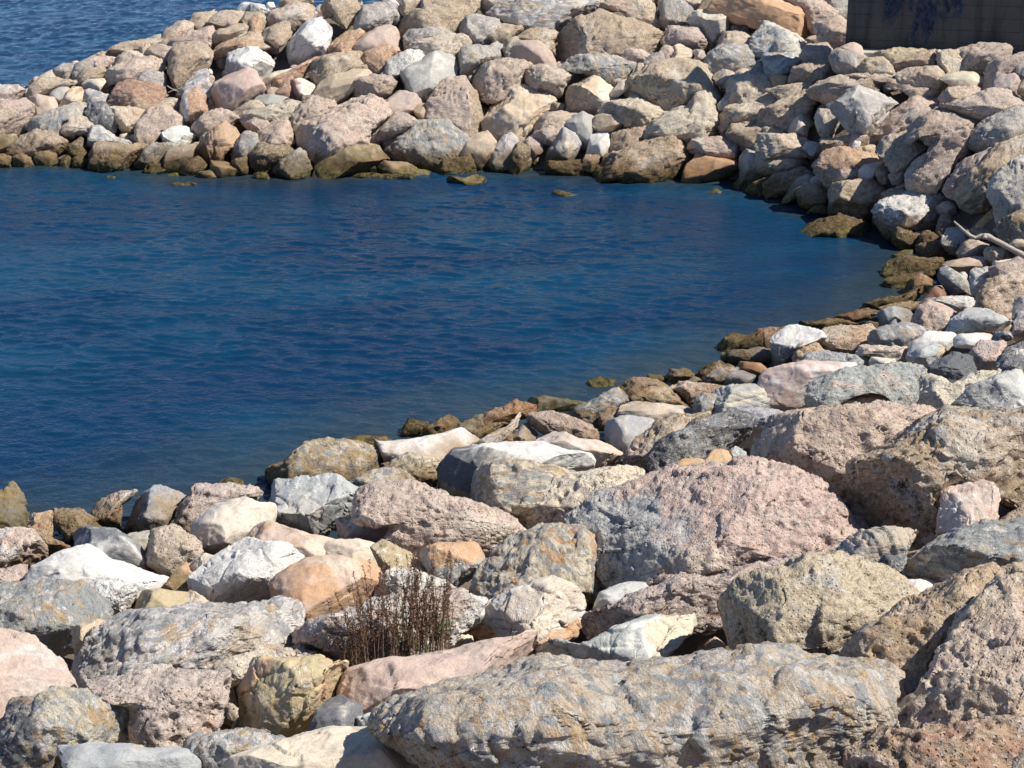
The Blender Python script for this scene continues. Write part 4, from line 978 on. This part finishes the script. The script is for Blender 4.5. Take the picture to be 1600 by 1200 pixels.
R0, TH0, SD0, Q0 = disc(15)
cand = np.stack([rs.uniform(-20, 22, 9000), rs.uniform(4, 62, 9000)], -1); hh = land(cand[:, 0], cand[:, 1])
for (x, y), h in zip(cand, hh):
    if h < -.1: continue
    q = np.array([x, y, h])-CAM; d = q @ FWD
    u = 800+FPX*(q @ RGT)/d if d > .5 else 9999; v = 600-FPX*(q @ UPV)/d if d > .5 else 9999
    if -90 < u < 1690 and -75 < v < 1290: continue
    if x > 8.0 and y > 37.5: continue
    # the back slope of the arm is out of sight: keep it below the crest line
    rad = rs.uniform(.35, .95); c = np.array([x, y, h-.10-.40*rad])
    P2 = c + np.array([0, 0, rad]) - CAM; d2 = P2 @ FWD
    u2 = 800+FPX*(P2 @ RGT)/max(d2, .1); v2 = 600-FPX*(P2 @ UPV)/max(d2, .1)
    if d2 > 1 and -90 < u2 < 1690 and -60 < v2 < 1290: continue
    V = pebble(c, rad, rs, 'P'); k, k2 = rs.choice(pal, 2)
    parts.append((V, Q0, V+rs.uniform(-9, 9, 3), np.array(COL[k]), np.array(COL[k2]), rs.choice(list('PPSFV'))))
    if len(parts) > 1200: break
joined('outlying_rocks', parts, 'further rocks of the banks beyond the edges of the view')

# ------------------------------------------------------------------ water
wx = axis(-21, 12.5, .065, 900, 1.3); wy_ = list(np.arange(20, 45, .045)); st_ = .045
while wy_[-1] < 80: st_ = min(st_*1.03, .22); wy_.append(wy_[-1]+st_)
while wy_[-1] < 1500: st_ *= 1.3; wy_.append(wy_[-1]+st_)
wy_ = [-900, -300, -100, -30, 0, 10, 15, 17, 18] + wy_
def wz(X, Y):
    P = np.stack([X.ravel(), Y.ravel(), 0*X.ravel()], -1)
    a = 0.15*P[:, 0]; Pw = P.copy(); Pw[:, 1] += a
    w1 = .5*vnoise(P/(6, 3, 1)+3, 1)
    Pz = Pw + .25*np.stack([vnoise(P/.9, 31), vnoise(P/.9, 32), 0*a], -1)
    h = .011*vnoise(Pw/(.95, .50, 1), 2) + .018*vnoise(Pz/(.34, .16, 1)+4, 3)*(1+w1) + .010*vnoise(Pz/(.20, .10, 1)+w1[:, None], 4)*(1+w1)
    fade = np.exp(-np.maximum(P[:, 1]-80, 0)/40)
    return (h*fade*(1+.4*sstep(47, 52, P[:, 1]))).reshape(X.shape)
V, Q = sheet(wx, np.array(wy_), wz)
shal = sstep(-.55, .05, land(V[:, 0], V[:, 1])+.15*fbm(V/1.2, 3, 9))
me = mesh_from('water', V, Q, attrs={'shallow': ('FLOAT', shal)})
wm = MT('sea_water'); P_ = wm.pos()
pp = wm.vmul(P_, (.75, 1.15, 1.0)); wm.b.inputs['Specular IOR Level'].default_value = .21
r1 = wm.noise(pp, 6.0, 3, .6, .5); r2 = wm.noise(pp, 17.0, 2, .6, .3); r0 = wm.noise(pp, 2.2, 3, .6, .4)
hb = wm.math('ADD', wm.math('MULTIPLY', r1, 1.0), wm.math('MULTIPLY', r2, .35)); hb = wm.math('ADD', hb, wm.math('MULTIPLY', r0, .9))
patch = wm.noise(wm.vmul(P_, (.16, .28, 1)), 1.0, 4, .55, .4)
deep = wm.mix(wm.ramp(patch, .38, .66), (.0023, .029, .078), (.0040, .048, .105))
shl = wm.mix(wm.noise(P_, 1.3, 5, .65), (.012, .020, .022), (.070, .075, .048))
m1 = wm.mix(wm.math('MULTIPLY', wm.attr('shallow', 'Fac'), .55), deep, shl)
wm.put(wm.b, 'Base Color', m1); wm.b.inputs['Roughness'].default_value = .1; wm.b.inputs['IOR'].default_value = 1.333
wm.put(wm.b, 'Normal', wm.bump(hb, .03))
me.materials.append(wm.m)
obj('water', me, kind='structure')

# ------------------------------------------------------------------ the dark concrete wall
def boxm(x0, x1, y0, y1, z0, z1, bev=.008):
    import itertools
    vs = []; b = bev
    bm_ = []
    X = [(x0, x1), (y0, y1), (z0, z1)]
    # chamfered box: 24 vertices
    for sx in (0, 1):
        for sy in (0, 1):
            for sz in (0, 1):
                p = np.array([X[0][sx], X[1][sy], X[2][sz]]); s = np.array([1 if sx == 0 else -1, 1 if sy == 0 else -1, 1 if sz == 0 else -1])
                for a in range(3):
                    q = p.copy()
                    for k in range(3):
                        if k != a: q[k] += s[k]*b
                    vs.append(q)
    return np.array(vs)
import bmesh
def hull(name, V, mat, parent=None, **props):
    bm = bmesh.new()
    for v in V: bm.verts.new([float(c) for c in v])
    bmesh.ops.convex_hull(bm, input=bm.verts); me = bpy.data.meshes.new(name); bm.to_mesh(me); bm.free(); me.materials.append(mat)
    return obj(name, me, parent, **props)
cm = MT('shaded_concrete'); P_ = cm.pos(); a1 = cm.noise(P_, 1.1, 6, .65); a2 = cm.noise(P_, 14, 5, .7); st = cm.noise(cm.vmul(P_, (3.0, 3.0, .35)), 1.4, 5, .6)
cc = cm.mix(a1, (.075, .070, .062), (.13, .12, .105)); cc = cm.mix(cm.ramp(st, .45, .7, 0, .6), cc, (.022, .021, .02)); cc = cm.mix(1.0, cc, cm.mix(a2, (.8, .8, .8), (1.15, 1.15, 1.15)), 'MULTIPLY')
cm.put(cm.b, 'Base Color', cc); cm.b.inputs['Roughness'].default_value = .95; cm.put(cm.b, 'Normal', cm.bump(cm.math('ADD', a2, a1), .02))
D0 = water_depth(1440, 79, 3.0); A0 = CAM + ray(1440, 79)*D0
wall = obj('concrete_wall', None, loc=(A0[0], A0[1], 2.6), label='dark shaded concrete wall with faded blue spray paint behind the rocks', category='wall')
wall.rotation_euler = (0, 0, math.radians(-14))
sc_ = D0/FPX
xl = (1322-1440)*sc_; cw_, ch_ = 1.17, .305
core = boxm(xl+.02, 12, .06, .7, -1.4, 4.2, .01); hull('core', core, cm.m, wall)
pr = boxm(0, cw_-.004, 0, .10, 0, ch_-.004, .005)
bmsh = None; rs = np.random.RandomState(3)
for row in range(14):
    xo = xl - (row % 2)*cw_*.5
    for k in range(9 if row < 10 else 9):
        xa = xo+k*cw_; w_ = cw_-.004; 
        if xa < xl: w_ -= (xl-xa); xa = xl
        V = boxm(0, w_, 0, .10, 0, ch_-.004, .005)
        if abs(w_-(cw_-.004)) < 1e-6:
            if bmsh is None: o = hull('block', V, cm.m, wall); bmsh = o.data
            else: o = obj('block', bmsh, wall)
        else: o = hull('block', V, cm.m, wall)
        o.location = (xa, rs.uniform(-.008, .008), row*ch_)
# faded blue spray paint: broken strokes, no letters legible
gp = MT('blue_spray_paint'); P_ = gp.pos(); g1 = gp.noise(P_, 9, 5, .7)
gp.put(gp.b, 'Base Color', gp.mix(g1, (.028, .042, .082), (.045, .065, .12))); gp.b.inputs['Roughness'].default_value = .8
Vg, Tg = [], []
def stroke(x, z, dx, dz, wd):
    n_ = 7; o_ = len(Vg)
    for k in range(n_):
        t = k/(n_-1); X_ = x+dx*t+.03*math.sin(5*t+x*9); Z_ = z+dz*t; w2 = wd*(.6+.5*math.sin(math.pi*t))*(1 if k % 2 else .75)
        l = math.hypot(dx, dz) or 1; nx, nz = -dz/l, dx/l
        Vg.append((X_+nx*w2, -.013, Z_+nz*w2)); Vg.append((X_-nx*w2, -.013, Z_-nz*w2))
    for k in range(n_-1): Tg.append((o_+2*k, o_+2*k+1, o_+2*k+3, o_+2*k+2))
rs = np.random.RandomState(12)
for (ax, bx, ay, by, cnt) in ((1380, 1396, 40, -20, 16), (1396, 1404, 22, -20, 6), (1418, 1432, 60, 0, 12), (1432, 1456, 56, -20, 26), (1456, 1475, 24, -20, 12), (1478, 1494, 16, -20, 9)):
    for k in range(cnt*2):
        u, v = rs.uniform(ax, bx), rs.uniform(by, ay); x = (u-1440)*sc_; z = .42+(79-v)*sc_
        stroke(x, z, rs.uniform(-.05, .05), rs.choice([-1, 1])*rs.uniform(.10, .30), rs.uniform(.02, .045))
o = obj('graffiti', mesh_from('graffiti', np.array(Vg), np.array(Tg), mats=[gp.m]), wall)
# pale concrete ledge at the wall's foot
lm = MT('pale_concrete'); P_ = lm.pos(); lm.put(lm.b, 'Base Color', lm.mix(lm.noise(P_, 8, 5, .7), (.42, .38, .32), (.62, .58, .50))); lm.b.inputs['Roughness'].default_value = .9
lg = hull('concrete_ledge', boxm(xl+.35, 4, -.55, -.03, -.35, .40, .02), lm.m, label='pale concrete ledge along the foot of the dark wall', category='ledge')
lg.location = wall.location; lg.rotation_euler = wall.rotation_euler

# ------------------------------------------------------------------ driftwood, sticks
def tube_arrays(pts, rad, sides=8, seed=0, rough=.0):
    pts = np.array(pts, float); rad = np.array(rad, float)
    t = np.linspace(0, len(pts)-1, (len(pts)-1)*5+1); k = np.minimum(np.floor(t).astype(int), len(pts)-2); f = (t-k)[:, None]
    p0 = pts[np.maximum(k-1, 0)]; p1 = pts[k]; p2 = pts[k+1]; p3 = pts[np.minimum(k+2, len(pts)-1)]
    Pc = .5*((2*p1)+(-p0+p2)*f+(2*p0-5*p1+4*p2-p3)*f**2+(-p0+3*p1-3*p2+p3)*f**3); rr = rad[k]*(1-f[:, 0])+rad[k+1]*f[:, 0]
    tg = np.gradient(Pc, axis=0); tg /= np.linalg.norm(tg, axis=1)[:, None]
    a = np.cross(tg, (.1, .2, 1)); a /= np.linalg.norm(a, axis=1)[:, None]; b = np.cross(tg, a)
    th = np.arange(sides)*2*math.pi/sides
    V = Pc[:, None]+rr[:, None, None]*(np.cos(th)[None, :, None]*a[:, None]+np.sin(th)[None, :, None]*b[:, None]); V = V.reshape(-1, 3)
    if rough: V = V + rough*np.stack([vnoise(V/(rough*6)+seed, 1), vnoise(V/(rough*6)+seed, 2), vnoise(V/(rough*6)+seed, 3)], -1)
    m = len(Pc); idx = np.arange(m*sides).reshape(m, sides); nx = np.roll(idx, -1, 1)
    Q = np.stack([idx[:-1], nx[:-1], nx[1:], idx[1:]], -1).reshape(-1, 4)
    c0 = len(V); V = np.concatenate([V, Pc[:1]-tg[:1]*rr[0]*.4, Pc[-1:]+tg[-1:]*rr[-1]*.4])
    T = np.concatenate([np.stack([np.full(sides, c0), nx[0], idx[0]], -1), np.stack([np.full(sides, c0+1), idx[-1], nx[-1]], -1)])
    return V, Q, T
wd = MT('bleached_wood'); P_ = wd.pos(); g_ = wd.noise(wd.vmul(P_, (3, 8, 14)), 5, 5, .7, .3)
wd.put(wd.b, 'Base Color', wd.mix(g_, (.22, .18, .14), (.66, .60, .52))); wd.b.inputs['Roughness'].default_value = .9; wd.put(wd.b, 'Normal', wd.bump(g_, .012))
def at(px, py, d): return CAM + ray(px, py)*d
def stick(name, pix, rad, dd, label, cat, twigs=(), mat=None, group=None):
    d = [surf_depth(x, y)-dd for x, y in pix]; d = np.array(d); t = np.arange(len(d)); d = np.full(len(d), d.min()) if name == 'driftwood' else np.polyval(np.polyfit(t, d, 1), t)
    P = [at(x, y, k) for (x, y), k in zip(pix, d)]
    V, Q, T = tube_arrays(P, rad, 12, 1, max(rad)*.16)
    base = P[0]; root = obj(name, mesh_from(name, V-base, Q, T, mats=[mat or wd.m]), loc=base, label=label, category=cat)
    if group: root['group'] = group
    for (pp_, rr) in twigs:
        dk = np.interp([p[0] for p in pp_], [p[0] for p in pix], d)
        P2 = [at(x, y, k-.03) for (x, y), k in zip(pp_, dk)]; V, Q, T = tube_arrays(P2, rr, 8, 4, min(rr)*.5); obj('branch', mesh_from('branch', V-base, Q, T, mats=[mat or wd.m]), root)
    return root
# the log rests across the nearest stones
dw = stick('driftwood', [(1524, 371), (1540, 369), (1556, 376), (1575, 386), (1592, 395), (1625, 412)], [.024, .052, .045, .046, .052, .058], .10,
      'bleached driftwood branch with a broken stub and a thin fork, lying on wet stones', 'driftwood',
      [([(1490.5, 346), (1502, 356), (1512, 366), (1524, 372)], [.014, .022, .03, .028]), ([(1538, 372), (1537, 366)], [.05, .03]), ([(1511, 359), (1517, 367), (1526, 371)], [.01, .014, .018])])
stick('dry_reed', [(957, 240), (985, 233), (1015, 225), (1047, 216)], [.014, .018, .016, .01], .04, 'long thin dry reed lying across the long low brown rock', 'reed')
stick('bent_twig', [(1261-1000, 134), (272, 140), (284, 137), (297, 128), (306, 116)], [.012, .014, .012, .01, .006], .05, 'bent dark twig caught beside the olive-brown pocked boulder', 'twig', [([(262, 145), (272, 141), (280, 144)], [.01, .012, .006])])
stick('short_twig', [(316, 92), (324, 84), (331, 78)], [.008, .01, .006], .05, 'thin twig sticking up above the blue-grey slab', 'twig')

# ------------------------------------------------------------------ the dry weeds
dk = MT('dry_stem'); P_ = dk.pos(); dk.put(dk.b, 'Base Color', dk.mix(dk.noise(P_, 30, 3), (.065, .038, .024), (.21, .14, .09))); dk.b.inputs['Roughness'].default_value = .9
sm = MT('seed_head_brown'); sm.put(sm.b, 'Base Color', sm.mix(sm.noise(sm.pos(), 60, 2), (.07, .034, .018), (.25, .13, .065))); sm.b.inputs['Roughness'].default_value = .9
lf = MT('green_leaf'); lf.put(lf.b, 'Base Color', lf.mix(lf.noise(lf.pos(), 40, 2), (.025, .06, .012), (.09, .16, .035))); lf.b.inputs['Roughness'].default_value = .7
rs = np.random.RandomState(21)
DW = min(surf_depth(560, 1040), surf_depth(620, 1030), surf_depth(680, 1010)) ; DB = surf_depth(600, 990)
base = at(615, 1030, DB-.12)
plant = obj('dry_weed_clump', None, loc=base, label='clump of dry brown upright weeds growing in a gap behind the pink boulder', category='weeds')
ppm = FPX/DB
SV, ST = [], []; LV, LT = [], []
def leaf(Vl, Tl, c, L_, W_, rs):
    d = rs.normal(size=3); d[2] = abs(d[2])*.8; d /= np.linalg.norm(d); s_ = np.cross(d, rs.normal(size=3)); s_ /= np.linalg.norm(s_); n_ = np.cross(d, s_)
    o_ = len(Vl); Vl += [c, c+d*L_*.5+s_*W_+n_*W_*.3, c+d*L_, c+d*L_*.5-s_*W_+n_*W_*.3]; Tl += [(o_, o_+1, o_+2), (o_, o_+2, o_+3)]
stems = []
for k in range(135):
    u = rs.uniform(0, 1); bx = 532+u*170; by = 1048-18*u + rs.uniform(-6, 6)
    if bx > 640: by -= 12
    hgt = rs.uniform(85, 150) if rs.rand() < .72 else rs.uniform(35, 85)
    if 580 < bx < 715 and rs.rand() < .22: hgt = rs.uniform(140, 172)
    if bx < 560: hgt *= .72
    lean = (bx-600)*.12+rs.normal()*19; lean = min(max(lean, -45), 30)
    if bx > 690: lean = min(lean, 10)
    dd = rs.uniform(-.16, .14); n_ = 6; P = []
    for q in range(n_):
        t = q/(n_-1); P.append(at(bx+lean*t**1.5+rs.normal()*1.7*t, by-hgt*t, DB-.14+dd+.10*t))
    P = np.array(P); rad = np.linspace(.0048, .0018, n_)*rs.uniform(.7, 1.2); stems.append(P)
    V, Q, T = tube_arrays(P, rad, 5); obj('stem', mesh_from('stem', V-base, Q, T, mats=[dk.m]), plant)
    tip = hgt/172; full = rs.rand() < .8
    nb = int(56*tip)
    for j in range(nb):                                   # side twigs carrying seed clusters
        t = rs.uniform(.3, 1) if full else rs.uniform(.1, .6); i_ = min(int(t*(n_-1)), n_-2); p = P[i_]*(1-(t*(n_-1)-i_))+P[i_+1]*(t*(n_-1)-i_)
        d = rs.normal(size=3); d[2] = abs(d[2])+.4; d /= np.linalg.norm(d); L_ = rs.uniform(.015, .06)*(1.2-.6*t)
        e = p+d*L_; s_ = np.cross(d, (0, 1, 0)); s_ /= np.linalg.norm(s_)+1e-9; o_ = len(SV); w_ = .0016
        SV.extend([p-s_*w_, p+s_*w_, e+s_*w_, e-s_*w_]); ST.extend([(o_, o_+1, o_+2), (o_, o_+2, o_+3)])
        for z_ in range(rs.randint(2, 5)): leaf(SV, ST, e-d*L_*rs.uniform(0, .7)+rs.normal(size=3)*.004, rs.uniform(.011, .022), rs.uniform(.003, .0065), rs)
V = np.array(SV)-base; obj('seed_heads', mesh_from('seed_heads', V, None, np.array(ST), mats=[sm.m], smooth=False), plant, kind='stuff')
for (cx_, cy_, sx_, sy_, cnt) in ((690, 985, 12, 12, 150), (700, 975, 6, 8, 60), (628, 985, 12, 20, 110), (555, 1030, 10, 8, 60), (585, 1038, 8, 5, 60), (655, 1010, 20, 14, 60), (540, 1010, 10, 12, 40)):
    for k in range(cnt):
        x, y = cx_+rs.normal()*sx_*.6, cy_+rs.normal()*sy_*.6; leaf(LV, LT, at(x, y, DB-.14+rs.uniform(-.15, .12)), rs.uniform(.02, .04), rs.uniform(.003, .006), rs)
V = np.array(LV)-base; obj('green_leaves', mesh_from('green_leaves', V, None, np.array(LT), mats=[lf.m], smooth=False), plant, kind='stuff')
